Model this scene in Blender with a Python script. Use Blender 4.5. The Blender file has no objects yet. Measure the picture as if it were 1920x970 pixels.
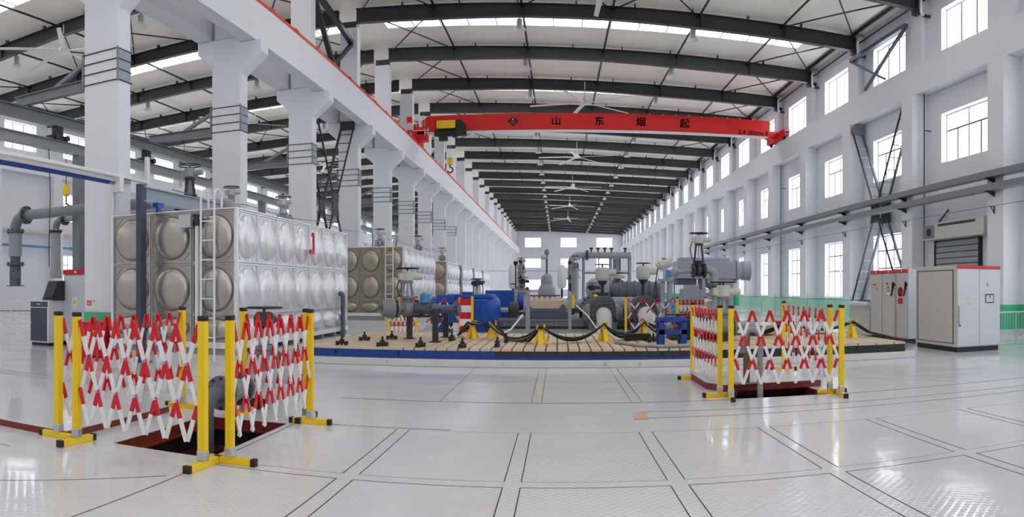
import bpy, bmesh, math, random
from mathutils import Vector, Matrix, Euler
random.seed(7)
PI = math.pi
scene = bpy.context.scene
COL = scene.collection

# ---------------------------------------------------------------- camera, world, light
CAMH = 1.5
F = 1273.0                      # pixels per radian of the 1920 x 970 panorama
cam_d = bpy.data.cameras.new('camera')
cam = bpy.data.objects.new('camera', cam_d)
COL.objects.link(cam)
cam.location = (0, 0, CAMH)
cam.rotation_euler = (PI/2, 0, 0)
cam_d.type = 'PANO'
cam_d.panorama_type = 'EQUIRECTANGULAR'
cam_d.longitude_min = -1046.5/F
cam_d.longitude_max = (1920-1046.5)/F
cam_d.latitude_min = -(970-542.3)/F
cam_d.latitude_max = 542.3/F
cam_d.clip_start = 0.05
cam_d.clip_end = 1000
scene.camera = cam

world = bpy.data.worlds.new('world')
scene.world = world
world.use_nodes = True
bg = world.node_tree.nodes['Background']
bg.inputs[0].default_value = (0.93, 0.96, 1.0, 1)
bg.inputs[1].default_value = 0.6
PANE_GLOW = 4.4
SKYLIGHT_GLOW = 6.5

vs = scene.view_settings
vs.view_transform = 'Standard'
vs.look = 'None'
vs.exposure = -0.22
vs.gamma = 1.0
vs.use_curve_mapping = False
scene.cycles.max_bounces = 8
scene.cycles.diffuse_bounces = 5
scene.cycles.glossy_bounces = 4
scene.cycles.sample_clamp_indirect = 6.0
scene.cycles.caustics_reflective = False
scene.cycles.caustics_refractive = False

# ---------------------------------------------------------------- materials
MATS = {}
def mat(name, col, rough=0.5, metal=0.0, var=0.06, scale=6.0, bump=0.0, bscale=40.0, coat=0.0, alpha=None, trans=0.0):
    m = bpy.data.materials.new(name); m.use_nodes = True
    nt = m.node_tree; N = nt.nodes; b = N['Principled BSDF']
    tc = N.new('ShaderNodeTexCoord')
    nz = N.new('ShaderNodeTexNoise'); nz.inputs['Scale'].default_value = scale; nz.inputs['Detail'].default_value = 4
    nt.links.new(tc.outputs['Object'], nz.inputs['Vector'])
    mx = N.new('ShaderNodeMix'); mx.data_type = 'RGBA'
    a = [max(0, c*(1-var)) for c in col]; d = [min(1, c*(1+var)) for c in col]
    mx.inputs[6].default_value = (*a, 1); mx.inputs[7].default_value = (*d, 1)
    nt.links.new(nz.outputs['Fac'], mx.inputs[0])
    nt.links.new(mx.outputs[2], b.inputs['Base Color'])
    b.inputs['Roughness'].default_value = rough
    b.inputs['Metallic'].default_value = metal
    if coat: b.inputs['Coat Weight'].default_value = coat
    if trans: b.inputs['Transmission Weight'].default_value = trans
    if alpha is not None: b.inputs['Alpha'].default_value = alpha
    if bump:
        n2 = N.new('ShaderNodeTexNoise'); n2.inputs['Scale'].default_value = bscale; n2.inputs['Detail'].default_value = 3
        nt.links.new(tc.outputs['Object'], n2.inputs['Vector'])
        bp = N.new('ShaderNodeBump'); bp.inputs['Strength'].default_value = bump; bp.inputs['Distance'].default_value = 0.02
        nt.links.new(n2.outputs['Fac'], bp.inputs['Height'])
        nt.links.new(bp.outputs['Normal'], b.inputs['Normal'])
    MATS[name] = m
    return m
def glow(name, col, s):
    m = bpy.data.materials.new(name); m.use_nodes = True
    b = m.node_tree.nodes['Principled BSDF']
    b.inputs['Base Color'].default_value = (0.8, 0.8, 0.8, 1)
    b.inputs['Roughness'].default_value = 0.2
    b.inputs['Emission Color'].default_value = (*col, 1)
    b.inputs['Emission Strength'].default_value = s
    MATS[name] = m
    return m
def srgb(r, g, b):
    return tuple(((c/255)/12.92 if c/255 <= 0.04045 else ((c/255+0.055)/1.055)**2.4) for c in (r, g, b))

mat('wall_white', srgb(224, 226, 234), 0.7, var=0.02, scale=0.4)
mat('wall_green', srgb(70, 190, 140), 0.4, var=0.03, scale=1.0)
mat('ceiling_sheet', srgb(252, 245, 234), 0.6, var=0.03, scale=0.5)
mat('beam_steel', srgb(52, 54, 56), 0.45, var=0.12, scale=2.0)
mat('dark_steel', srgb(44, 46, 50), 0.45, var=0.15, scale=4.0)
mat('black', srgb(24, 24, 26), 0.45, var=0.2)
mat('rubber', srgb(22, 22, 24), 0.6, var=0.2)
mat('grey_paint', srgb(122, 126, 132), 0.35, var=0.06)
mat('mid_grey', srgb(150, 153, 158), 0.35, var=0.05)
mat('blue_grey', srgb(150, 160, 176), 0.35, var=0.05)
mat('slate', srgb(84, 94, 110), 0.4, var=0.08)
mat('dark_blue_grey', srgb(62, 72, 88), 0.45, var=0.06)
mat('white_paint', srgb(228, 228, 230), 0.35, var=0.03)
mat('cream', srgb(196, 194, 188), 0.45, var=0.05)
mat('cabinet_grey', srgb(192, 190, 186), 0.4, var=0.02)
mat('cabinet_light', srgb(204, 208, 218), 0.35, var=0.02)
mat('red', srgb(206, 22, 34), 0.3, var=0.08)
mat('crane_red', srgb(222, 22, 20), 0.4, var=0.05, scale=0.6)
mat('rail_red', srgb(228, 74, 38), 0.5, var=0.15)
mat('yellow', srgb(240, 202, 14), 0.32, var=0.06)
mat('blue', srgb(8, 78, 170), 0.35, var=0.1)
mat('deep_blue', srgb(16, 62, 140), 0.4, var=0.15)
mat('pipe_blue', srgb(60, 140, 200), 0.4, var=0.1)
mat('concrete', srgb(206, 205, 206), 0.7, var=0.1, scale=5, bump=0.2)
mat('primer', srgb(120, 42, 30), 0.45, var=0.3, scale=8)
mat('plate_tan', srgb(204, 184, 158), 0.45, var=0.12, scale=2.5)
mat('plank_brown', srgb(108, 84, 66), 0.6, var=0.2)
mat('cardboard', srgb(190, 160, 138), 0.7, var=0.1)
mat('orange', srgb(240, 130, 30), 0.4)
mat('galv', srgb(196, 200, 206), 0.3, metal=0.7, var=0.06)
mat('bolt_steel', srgb(150, 152, 156), 0.3, metal=0.8, var=0.1)
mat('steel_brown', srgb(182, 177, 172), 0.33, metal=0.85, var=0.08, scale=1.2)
mat('iron', srgb(88, 89, 92), 0.45, var=0.1)
mat('elbow_grey', srgb(200, 201, 204), 0.4, var=0.03)
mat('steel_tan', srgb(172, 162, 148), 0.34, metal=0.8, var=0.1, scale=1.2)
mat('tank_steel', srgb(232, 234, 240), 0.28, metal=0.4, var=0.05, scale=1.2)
mat('joint_dark', srgb(40, 38, 38), 0.6, var=0.2)
mat('joint_soft', srgb(150, 150, 154), 0.4, var=0.1)
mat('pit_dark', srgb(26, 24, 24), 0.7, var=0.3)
mat('glass_green', srgb(190, 226, 214), 0.05, var=0.02, alpha=0.45)
glow('pane_glow', (0.90, 0.95, 1.0), PANE_GLOW)
glow('skylight_glow', (1.0, 0.965, 0.91), SKYLIGHT_GLOW)
glow('lamp_green', (0.2, 1.0, 0.4), 1.0)

def floor_material():
    m = bpy.data.materials.new('floor_epoxy'); m.use_nodes = True
    nt = m.node_tree; N = nt.nodes; b = N['Principled BSDF']
    tc = N.new('ShaderNodeTexCoord')
    nz = N.new('ShaderNodeTexNoise'); nz.inputs['Scale'].default_value = 0.35; nz.inputs['Detail'].default_value = 5
    nt.links.new(tc.outputs['Object'], nz.inputs['Vector'])
    cr = N.new('ShaderNodeValToRGB')
    cr.color_ramp.elements[0].position = 0.3; cr.color_ramp.elements[0].color = (*srgb(203, 205, 211), 1)
    cr.color_ramp.elements[1].position = 0.7; cr.color_ramp.elements[1].color = (*srgb(216, 218, 224), 1)
    nt.links.new(nz.outputs['Fac'], cr.inputs[0]); nt.links.new(cr.outputs[0], b.inputs['Base Color'])
    n2 = N.new('ShaderNodeTexNoise'); n2.inputs['Scale'].default_value = 1.1; n2.inputs['Detail'].default_value = 3
    nt.links.new(tc.outputs['Object'], n2.inputs['Vector'])
    mr = N.new('ShaderNodeMapRange'); mr.inputs[1].default_value = 0.3; mr.inputs[2].default_value = 0.7
    mr.inputs[3].default_value = 0.07; mr.inputs[4].default_value = 0.16
    nt.links.new(n2.outputs['Fac'], mr.inputs[0]); nt.links.new(mr.outputs[0], b.inputs['Roughness'])
    # checker-plate relief (raised bars in two directions), faint under the paint, in patches
    mp = N.new('ShaderNodeMapping'); mp.inputs['Rotation'].default_value = (0, 0, 0.785); mp.inputs['Scale'].default_value = (1, 1, 1)
    nt.links.new(tc.outputs['Object'], mp.inputs['Vector'])
    w1 = N.new('ShaderNodeTexWave'); w1.bands_direction = 'X'; w1.inputs['Scale'].default_value = 5.5
    w2 = N.new('ShaderNodeTexWave'); w2.bands_direction = 'Y'; w2.inputs['Scale'].default_value = 5.5
    nt.links.new(mp.outputs[0], w1.inputs['Vector']); nt.links.new(mp.outputs[0], w2.inputs['Vector'])
    mu = N.new('ShaderNodeMath'); mu.operation = 'MULTIPLY'
    nt.links.new(w1.outputs['Fac'], mu.inputs[0]); nt.links.new(w2.outputs['Fac'], mu.inputs[1])
    n4 = N.new('ShaderNodeTexNoise'); n4.inputs['Scale'].default_value = 0.28; n4.inputs['Detail'].default_value = 1
    nt.links.new(tc.outputs['Object'], n4.inputs['Vector'])
    m4 = N.new('ShaderNodeMapRange'); m4.inputs[1].default_value = 0.44; m4.inputs[2].default_value = 0.54
    nt.links.new(n4.outputs['Fac'], m4.inputs[0])
    mu2 = N.new('ShaderNodeMath'); mu2.operation = 'MULTIPLY'
    nt.links.new(mu.outputs[0], mu2.inputs[0]); nt.links.new(m4.outputs[0], mu2.inputs[1])
    n3 = N.new('ShaderNodeTexNoise'); n3.inputs['Scale'].default_value = 1.6; n3.inputs['Detail'].default_value = 2
    nt.links.new(tc.outputs['Object'], n3.inputs['Vector'])
    ad = N.new('ShaderNodeMath'); ad.operation = 'MULTIPLY_ADD'; ad.inputs[1].default_value = 4.0
    nt.links.new(n3.outputs['Fac'], ad.inputs[0]); nt.links.new(mu2.outputs[0], ad.inputs[2])
    bp = N.new('ShaderNodeBump'); bp.inputs['Strength'].default_value = 0.34; bp.inputs['Distance'].default_value = 0.005
    nt.links.new(ad.outputs[0], bp.inputs['Height']); nt.links.new(bp.outputs[0], b.inputs['Normal'])
    MATS['floor'] = m
floor_material()

# ---------------------------------------------------------------- mesh helpers
def vec(p): return Vector(p)
def frame_of(d):
    d = Vector(d).normalized()
    up = Vector((0, 0, 1)) if abs(d.z) < 0.95 else Vector((1, 0, 0))
    x = d.cross(up).normalized(); y = x.cross(d).normalized()
    return x, y, d
class MB:
    """collects shapes, then links them as one mesh object"""
    def __init__(s): s.v = []; s.f = []; s.mi = []; s.mats = []
    def slot(s, m):
        if m not in s.mats: s.mats.append(m)
        return s.mats.index(m)
    def add(s, vs, fs, m):
        k = len(s.v); i = s.slot(m)
        s.v += [tuple(p) for p in vs]
        for f in fs: s.f.append([k+j for j in f]); s.mi.append(i)
        return s
    def bx(s, x0, x1, y0, y1, z0, z1, m='grey_paint', rz=0, about=None):
        p = [(x, y, z) for z in (z0, z1) for y in (y0, y1) for x in (x0, x1)]
        if rz:
            c = about or ((x0+x1)/2, (y0+y1)/2)
            ca, sa = math.cos(rz), math.sin(rz)
            p = [(c[0]+(x-c[0])*ca-(y-c[1])*sa, c[1]+(x-c[0])*sa+(y-c[1])*ca, z) for x, y, z in p]
        return s.add(p, [(0,2,3,1),(4,5,7,6),(0,1,5,4),(2,6,7,3),(0,4,6,2),(1,3,7,5)], m)
    def bar(s, a, b, w, h=None, m='grey_paint', up=None):
        """rectangular bar from a to b, w across, h in the 'up' direction"""
        a, b = Vector(a), Vector(b); h = h or w
        d = (b-a).normalized()
        u = Vector(up) if up else (Vector((0,0,1)) if abs(d.z) < 0.95 else Vector((0,1,0)))
        x = d.cross(u).normalized(); u = x.cross(d).normalized()
        p = []
        for c in (a, b):
            for sx, su in ((-1,-1),(1,-1),(1,1),(-1,1)): p.append(c + x*(sx*w/2) + u*(su*h/2))
        return s.add(p, [(0,1,2,3),(7,6,5,4),(0,4,5,1),(1,5,6,2),(2,6,7,3),(3,7,4,0)], m)
    def ibeam(s, a, b, w, h, t=0.02, m='beam_steel'):
        a, b = Vector(a), Vector(b)
        z = Vector((0,0,1))
        s.bar(a+z*(h/2-t/2), b+z*(h/2-t/2), w, t, m); s.bar(a-z*(h/2-t/2), b-z*(h/2-t/2), w, t, m)
        return s.bar(a, b, t*0.8, h-2*t, m)
    def cyl(s, a, b, r, r2=None, n=14, m='grey_paint', cap=True):
        a, b = Vector(a), Vector(b); r2 = r if r2 is None else r2
        x, y, d = frame_of(b-a)
        p = []
        for c, q in ((a, r), (b, r2)):
            for i in range(n):
                t = 2*PI*i/n; p.append(c + x*(q*math.cos(t)) + y*(q*math.sin(t)))
        fs = [(i, (i+1) % n, n+(i+1) % n, n+i) for i in range(n)]
        if cap: fs += [tuple(range(n-1, -1, -1)), tuple(range(n, 2*n))]
        return s.add(p, fs, m)
    def lathe(s, prof, o=(0,0,0), axis=(0,0,1), n=18, m='grey_paint'):
        """prof: (radius, height along the axis) pairs"""
        o = Vector(o); x, y, d = frame_of(axis)
        p = []
        for r, h in prof:
            for i in range(n):
                t = 2*PI*i/n; p.append(o + d*h + x*(max(r,1e-4)*math.cos(t)) + y*(max(r,1e-4)*math.sin(t)))
        fs = []
        for j in range(len(prof)-1):
            for i in range(n): fs.append((j*n+i, j*n+(i+1) % n, (j+1)*n+(i+1) % n, (j+1)*n+i))
        fs += [tuple(range(n-1, -1, -1)), tuple(range((len(prof)-1)*n, len(prof)*n))]
        return s.add(p, fs, m)
    def tube(s, pts, r, n=8, m='grey_paint', cap=True):
        pts = [Vector(q) for q in pts]
        k = len(pts); p = []
        d0 = (pts[1]-pts[0]).normalized(); x, y, _ = frame_of(d0)
        for i in range(k):
            d = ((pts[min(i+1, k-1)]-pts[i]).normalized() + (pts[i]-pts[max(i-1, 0)]).normalized())
            d = d.normalized() if d.length > 1e-6 else d0
            x = (x - d*x.dot(d)).normalized(); y = d.cross(x)
            rr = r[i] if isinstance(r, (list, tuple)) else r
            for j in range(n):
                t = 2*PI*j/n; p.append(pts[i] + x*(rr*math.cos(t)) + y*(rr*math.sin(t)))
        fs = []
        for i in range(k-1):
            for j in range(n): fs.append((i*n+j, i*n+(j+1) % n, (i+1)*n+(j+1) % n, (i+1)*n+j))
        if cap: fs += [tuple(range(n-1, -1, -1)), tuple(range((k-1)*n, k*n))]
        return s.add(p, fs, m)
    def prism(s, poly, plane, c0, c1, m='grey_paint'):
        """2D polygon in 'xy', 'xz' or 'yz', extruded from c0 to c1 along the third axis"""
        def P(q, c):
            if plane == 'xy': return (q[0], q[1], c)
            if plane == 'xz': return (q[0], c, q[1])
            return (c, q[0], q[1])
        n = len(poly)
        p = [P(q, c0) for q in poly] + [P(q, c1) for q in poly]
        fs = [tuple(range(n-1, -1, -1)), tuple(range(n, 2*n))] + [(i, (i+1) % n, n+(i+1) % n, n+i) for i in range(n)]
        return s.add(p, fs, m)
    def ball(s, c, r, n=14, m='grey_paint', sc=(1,1,1)):
        k = max(5, n//2); p = []
        for j in range(k+1):
            a = -PI/2 + PI*j/k
            for i in range(n):
                t = 2*PI*i/n
                p.append((c[0]+r*sc[0]*max(math.cos(a),1e-4)*math.cos(t), c[1]+r*sc[1]*max(math.cos(a),1e-4)*math.sin(t), c[2]+r*sc[2]*math.sin(a)))
        fs = [(j*n+i, j*n+(i+1) % n, (j+1)*n+(i+1) % n, (j+1)*n+i) for j in range(k) for i in range(n)]
        return s.add(p, fs, m)
    def flange(s, c, axis, r, t=0.04, bolts=8, m='grey_paint', bm='dark_steel'):
        c = Vector(c); x, y, d = frame_of(axis)
        s.cyl(c-d*t/2, c+d*t/2, r, n=20, m=m)
        for i in range(bolts):
            a = 2*PI*(i+0.5)/bolts; q = c + x*(r*0.84*math.cos(a)) + y*(r*0.84*math.sin(a))
            s.cyl(q-d*t*0.95, q+d*t*0.95, r*0.09, n=6, m=bm)
        return s
    def build(s, name, parent=None, bevel=0.0, angle=35, label=None, loc=None, kind=None):
        me = bpy.data.meshes.new(name)
        me.from_pydata(s.v, [], s.f)
        for m in s.mats: me.materials.append(MATS[m])
        me.polygons.foreach_set('material_index', s.mi)
        bm = bmesh.new(); bm.from_mesh(me)
        bmesh.ops.recalc_face_normals(bm, faces=bm.faces)
        bm.to_mesh(me); bm.free()
        me.polygons.foreach_set('use_smooth', [True]*len(me.polygons))
        me.set_sharp_from_angle(angle=math.radians(angle))
        o = bpy.data.objects.new(name, me)
        COL.objects.link(o)
        if parent is not None: o.parent = parent
        if loc is not None: o.location = loc
        if bevel:
            b = o.modifiers.new('bevel', 'BEVEL'); b.width = bevel; b.segments = 2; b.limit_method = 'ANGLE'
        if label: o['label'] = label
        if kind: o['kind'] = kind
        return o
def arc(c, r, a0, a1, plane, n=8):
    """points on an arc in plane 'xz','yz','xy'"""
    out = []
    for i in range(n+1):
        a = a0 + (a1-a0)*i/n; u, w = r*math.cos(a), r*math.sin(a)
        out.append((c[0]+u, c[1], c[2]+w) if plane == 'xz' else (c[0], c[1]+u, c[2]+w) if plane == 'yz' else (c[0]+u, c[1]+w, c[2]))
    return out
def tag(o, label, cat, group=None):
    o['label'] = label; o['category'] = cat
    if group: o['group'] = group
    return o
def thing(name, label, cat, loc=(0,0,0), rz=0, group=None):
    o = bpy.data.objects.new(name, None); COL.objects.link(o)
    o.empty_display_size = 0.1
    o.location = loc; o.rotation_euler = (0, 0, rz)
    return tag(o, label, cat, group)
def copy_tree(o, parent=None):
    c = o.copy(); COL.objects.link(c)
    if parent is not None: c.parent = parent
    for ch in list(KIDS.get(o.name, [])) or [q for q in o.children]: copy_tree(ch, c)
    return c
KIDS = {}
def dup(root, loc, rz=0, label=None, group=None, scale=None):
    r = copy_tree(root); r.location = loc; r.rotation_euler = (0, 0, rz)
    if label: r['label'] = label
    if group: r['group'] = group
    if scale: r.scale = scale
    return r
def struct(o):
    o['kind'] = 'structure'; return o
ORD = 'first second third fourth fifth sixth seventh eighth ninth tenth eleventh twelfth thirteenth fourteenth fifteenth sixteenth seventeenth eighteenth nineteenth twentieth'.split()
# ================================================================ the hall
YN, YF = -24.0, 151.0            # open end behind the camera, far wall
XR, XL, XC = 14.4, -33.6, -9.6  # right wall face, left wall face, middle column line
BAYS = [12+6*k for k in range(-2, 24)]
def roof_z(x): return 15.42 - 0.0375*abs(x-XC)      # underside of the sheeting

# floor with two pit openings
PITS = [(-3.95, -2.90, 5.15, 6.88), (2.30, 3.72, 8.88, 10.0)]
fl = MB()
xs = sorted({XL-0.4, XR+0.4, *[p[0] for p in PITS], *[p[1] for p in PITS]})
ys = sorted({YN-1, YF+0.4, *[p[2] for p in PITS], *[p[3] for p in PITS]})
for i in range(len(xs)-1):
    for j in range(len(ys)-1):
        cx, cy = (xs[i]+xs[i+1])/2, (ys[j]+ys[j+1])/2
        if any(p[0] < cx < p[1] and p[2] < cy < p[3] for p in PITS): continue
        fl.add([(xs[i],ys[j],0),(xs[i+1],ys[j],0),(xs[i+1],ys[j+1],0),(xs[i],ys[j+1],0)], [(0,1,2,3)], 'floor')
floor = struct(fl.build('floor'))
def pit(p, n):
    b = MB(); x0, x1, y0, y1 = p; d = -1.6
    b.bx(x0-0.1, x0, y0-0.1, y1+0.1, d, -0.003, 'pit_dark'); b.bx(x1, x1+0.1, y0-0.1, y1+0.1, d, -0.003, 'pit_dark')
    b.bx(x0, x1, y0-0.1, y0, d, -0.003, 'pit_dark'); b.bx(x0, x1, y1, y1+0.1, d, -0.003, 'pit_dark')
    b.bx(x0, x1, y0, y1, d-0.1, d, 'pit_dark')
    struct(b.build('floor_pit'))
    f = MB()   # red-brown primed steel angle round the opening, and a lower ledge
    for z0, z1, t in ((-0.11, -0.002, 0.012), (-0.13, -0.11, 0.07), (-0.42, -0.34, 0.05)):
        f.bx(x0, x0+t, y0, y1, z0, z1, 'primer'); f.bx(x1-t, x1, y0, y1, z0, z1, 'primer')
        f.bx(x0, x1, y0, y0+t, z0, z1, 'primer'); f.bx(x0, x1, y1-t, y1, z0, z1, 'primer')
    struct(f.build('floor_trim'))
for n, p in enumerate(PITS): pit(p, n)

# joints between the floor cover plates
def fline(x0, y0, x1, y1, w=0.008, m='joint_dark'):
    b = MB(); b.bar((x0, y0, 0.0005), (x1, y1, 0.0005), w, 0.003, m)
    struct(b.build('floor_line'))
XE = [(-2.82, -1.68), (-1.546, -0.408), (-0.278, 0.83), (0.967, 2.10), (2.236, 3.38), (3.51, 4.65), (4.78, 5.9)]
for x0, x1 in XE:
    for y0, y1, k in ((5.12, 6.95, 1), (3.2, 4.96, 1), (1.2, 3.05, 1)):
        if x1 < -2.5 and y0 > 5: continue
        fline(x0, y0, x0, y1); fline(x1, y0, x1, y1)
        fline(x0, y1, x1, y1, 0.006, 'joint_soft' if y0 > 4 else 'joint_dark'); fline(x0, y0, x1, y0, 0.006, 'joint_soft')
for x0, x1, a in ((-0.352, -0.217, 0), (0.965, 1.10, 0), (-1.56, -1.55, 1)):
    fline(x0, 8.86, x0, 12.75, 0.006); 
    if not a: fline(x1, 8.86, x1, 12.75, 0.008)
for x0, x1 in ((-1.55, -0.352), (-0.217, 0.965), (1.1, 2.2)): fline(x0, 10.9, x1, 10.9, 0.006, 'joint_soft')
fline(-2.9, 8.82, 2.28, 8.82, 0.016); fline(3.75, 8.82, 8.0, 8.86, 0.016); fline(4.4, 10.9, 6.3, 8.88, 0.006, 'joint_soft')
fline(-2.45, 7.02, -1.12, 7.02, 0.012)
fline(0.98, 8.12, 8.2, 8.12, 0.008); fline(1.0, 7.72, 8.2, 7.72, 0.010)
fline(-12.0, 8.35, -4.7, 8.35, 0.008); fline(-12.0, 8.55, -4.7, 8.55, 0.008); fline(-12.0, 8.2, -4.7, 8.2, 0.008)
fline(-7.5, 4.4, -4.6, 4.4, 0.008); fline(-4.3, 3.0, -2.9, 4.45, 0.008)
for y in (13.0, 16.0, 19.5): fline(8.0, y, 14.0, y, 0.008, 'joint_soft')

# walls with window openings
SP = 6.0
BAYC = [21.2+SP*k for k in range(-7, 22)]     # middles of the bays
ROWS = [(11.35, 13.3), (6.55, 8.6), (1.05, 4.0)]
HW = 1.55
def holed_wall(name, x0, x1, bays, rows, skip=()):
    b = MB(); top = 15.0 if name == 'wall_right' else 15.0
    zs = [0.0] + [z for r in sorted(rows) for z in r] + [top]
    lo, hi = YN, YF+0.4
    for k in range(0, len(zs)-1, 2): b.bx(x0, x1, lo, hi, zs[k], zs[k+1], 'wall_white')
    for r in sorted(rows):
        y = lo
        for c in bays:
            if (c, r) in skip: continue
            b.bx(x0, x1, y, c-HW, r[0], r[1], 'wall_white'); y = c+HW
        b.bx(x0, x1, y, hi, r[0], r[1], 'wall_white')
    return struct(b.build(name))
SHUT = (21.2, ROWS[2])
holed_wall('wall_right', XR, XR+0.42, BAYC, ROWS, skip=[SHUT])
NOLEFT = {(c, r) for c in BAYC for r in ROWS[1:] if c < 36}
holed_wall('wall_left', XL-0.42, XL, BAYC, ROWS, skip=NOLEFT)
NWIN = [0]
def window(loc, w, h, face, style, proto={}):
    """face: 'x+' pane looks along X; 'y' pane looks along Y.  Origin at the middle of the opening's lower edge"""
    key = (w, h, face, style)
    NWIN[0] += 1
    if key in proto:
        r = proto[key].copy(); COL.objects.link(r)
        for ch in proto[key].children:
            c = ch.copy(); COL.objects.link(c); c.parent = r
        r.location = loc; r.name = 'window_%d' % NWIN[0]; return r
    def R(b, u0, u1, z0, z1, d0, d1, m):
        if face == 'x': b.bx(d0, d1, u0, u1, z0, z1, m)
        else: b.bx(u0, u1, d0, d1, z0, z1, m)
    f = MB(); t = 0.06; hw = w/2
    R(f, -hw, -hw+t, 0, h, -0.04, 0.04, 'white_paint'); R(f, hw-t, hw, 0, h, -0.04, 0.04, 'white_paint')
    R(f, -hw+t, hw-t, 0, t, -0.04, 0.04, 'white_paint'); R(f, -hw+t, hw-t, h-t, h, -0.04, 0.04, 'white_paint')
    def mul(u, z0, z1, m='beam_steel', q=0.03): R(f, u-q, u+q, z0, z1, -0.03, 0.03, m)
    def tr(z, u0, u1, m='beam_steel', q=0.03): R(f, u0, u1, z-q, z+q, -0.03, 0.03, m)
    i0, i1 = -hw+t, hw-t
    if style == 'upper': mul(-w/6, t, h-t); mul(w/6, t, h-t)
    elif style == 'mid':
        mul(0, t, h-t, 'white_paint', 0.05); tr(h*0.66, i0, i1)
        mul(-w/4, t, h*0.66-0.03); mul(w/4, t, h*0.66-0.03)
    elif style == 'low':
        mul(0, t, h-t, 'white_paint', 0.05); tr(h*0.48, i0, i1, 'white_paint', 0.05)
        tr(h*0.76, i0, i1); mul(-w/4, t, h-t); mul(w/4, t, h-t)
    else: mul(-w/6, t, h-t); mul(w/6, t, h-t)
    r = struct(f.build('window_%d' % NWIN[0], loc=loc))
    p = MB(); R(p, i0, i1, t, h-t, -0.006, 0.006, 'pane_glow'); p.build('window_pane', parent=r)
    proto[key] = r
    return r
STY = ['upper', 'mid', 'low']
for k, c in enumerate(BAYC):
    for r, st in zip(ROWS, STY):
        if (c, r) != SHUT: window((XR+0.30, c, r[0]), 2*HW, r[1]-r[0], 'x', st)
        if (c, r) not in NOLEFT: window((XL-0.30, c, r[0]), 2*HW, r[1]-r[0], 'x', st)
# far wall
b = MB(); y0, y1 = YF, YF+0.4
FW = [-5.6, 2.35, 10.3]; FWH = 1.78; FR = [(1.4, 3.6), (6.25, 8.3), (10.8, 12.95)]
zs = [0.0] + [z for r in FR for z in r] + [15.6]
for k in range(0, 8, 2): b.bx(XL-0.4, XR+0.42, y0, y1, zs[k], zs[k+1], 'wall_white')
for r in FR:
    x = XL-0.4
    for c in FW: b.bx(x, c-FWH, y0, y1, r[0], r[1], 'wall_white'); x = c+FWH
    b.bx(x, XR+0.42, y0, y1, r[0], r[1], 'wall_white')
    for c in FW: window((c, YF+0.28, r[0]), 2*FWH, r[1]-r[0], 'y', 'far')
struct(b.build('wall_far'))
# green dado on the walls, white skirting
for nm, x0, x1 in (('right', XR-0.012, XR), ('left', XL, XL+0.012)):
    b = MB(); b.bx(x0, x1, YN, YF, 0.16, 0.98, 'wall_green' if nm == 'right' else 'wall_white'); struct(b.build('trim_1' if nm == 'right' else 'trim_2'))
    b = MB(); b.bx(x0-0.01, x1+0.01, YN, YF, 0, 0.16, 'white_paint'); struct(b.build('baseboard_'+nm))

# roof sheeting with skylight strips
STRIPS = [20.6+12*k for k in range(-3, 11)]; SW = 0.6
def ceiling():
    b = MB()
    for side in (1, -1):
        xa = XC; xb = XR+0.5 if side > 0 else XL-0.5
        sa, sb = (XC+1.1*side, XC+21.8*side)
        def slab(x0, x1, y0, y1):
            p = [(x0,y0,roof_z(x0)),(x1,y0,roof_z(x1)),(x1,y1,roof_z(x1)),(x0,y1,roof_z(x0))]
            q = [(x,y,z+0.1) for x,y,z in p]
            b.add(p+q, [(0,1,2,3),(7,6,5,4),(0,4,5,1),(1,5,6,2),(2,6,7,3),(3,7,4,0)], 'ceiling_sheet')
        y = YN
        for s in STRIPS:
            slab(xa, xb, y, s-SW); slab(xa, sa, s-SW, s+SW); slab(sb, xb, s-SW, s+SW); y = s+SW
        slab(xa, xb, y, YF+0.4)
    return struct(b.build('ceiling'))
ceiling()
for side in (1, -1):
    for s in STRIPS:
        if s > 130: continue
        NWIN[0] += 1
        b = MB(); x0, x1 = XC+1.1*side, XC+21.8*side
        p = [(x0,s-SW,roof_z(x0)+0.04),(x1,s-SW,roof_z(x1)+0.04),(x1,s+SW,roof_z(x1)+0.04),(x0,s+SW,roof_z(x0)+0.04)]
        b.add(p+[(x,y,z+0.01) for x,y,z in p], [(0,1,2,3),(7,6,5,4),(0,4,5,1),(1,5,6,2),(2,6,7,3),(3,7,4,0)], 'skylight_glow')
        r = struct(b.build('window_%d' % NWIN[0]))
        d = MB()
        for k in range(1, 15):
            x = x0+(x1-x0)*k/15; d.bar((x,s-SW,roof_z(x)+0.02),(x,s+SW,roof_z(x)+0.02),0.05,0.05,'grey_paint')
        for e in (-SW, SW): d.bar((x0,s+e,roof_z(x0)+0.0),(x1,s+e,roof_z(x1)+0.0),0.05,0.06,'cream')
        d.build('window_frame', parent=r)
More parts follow.
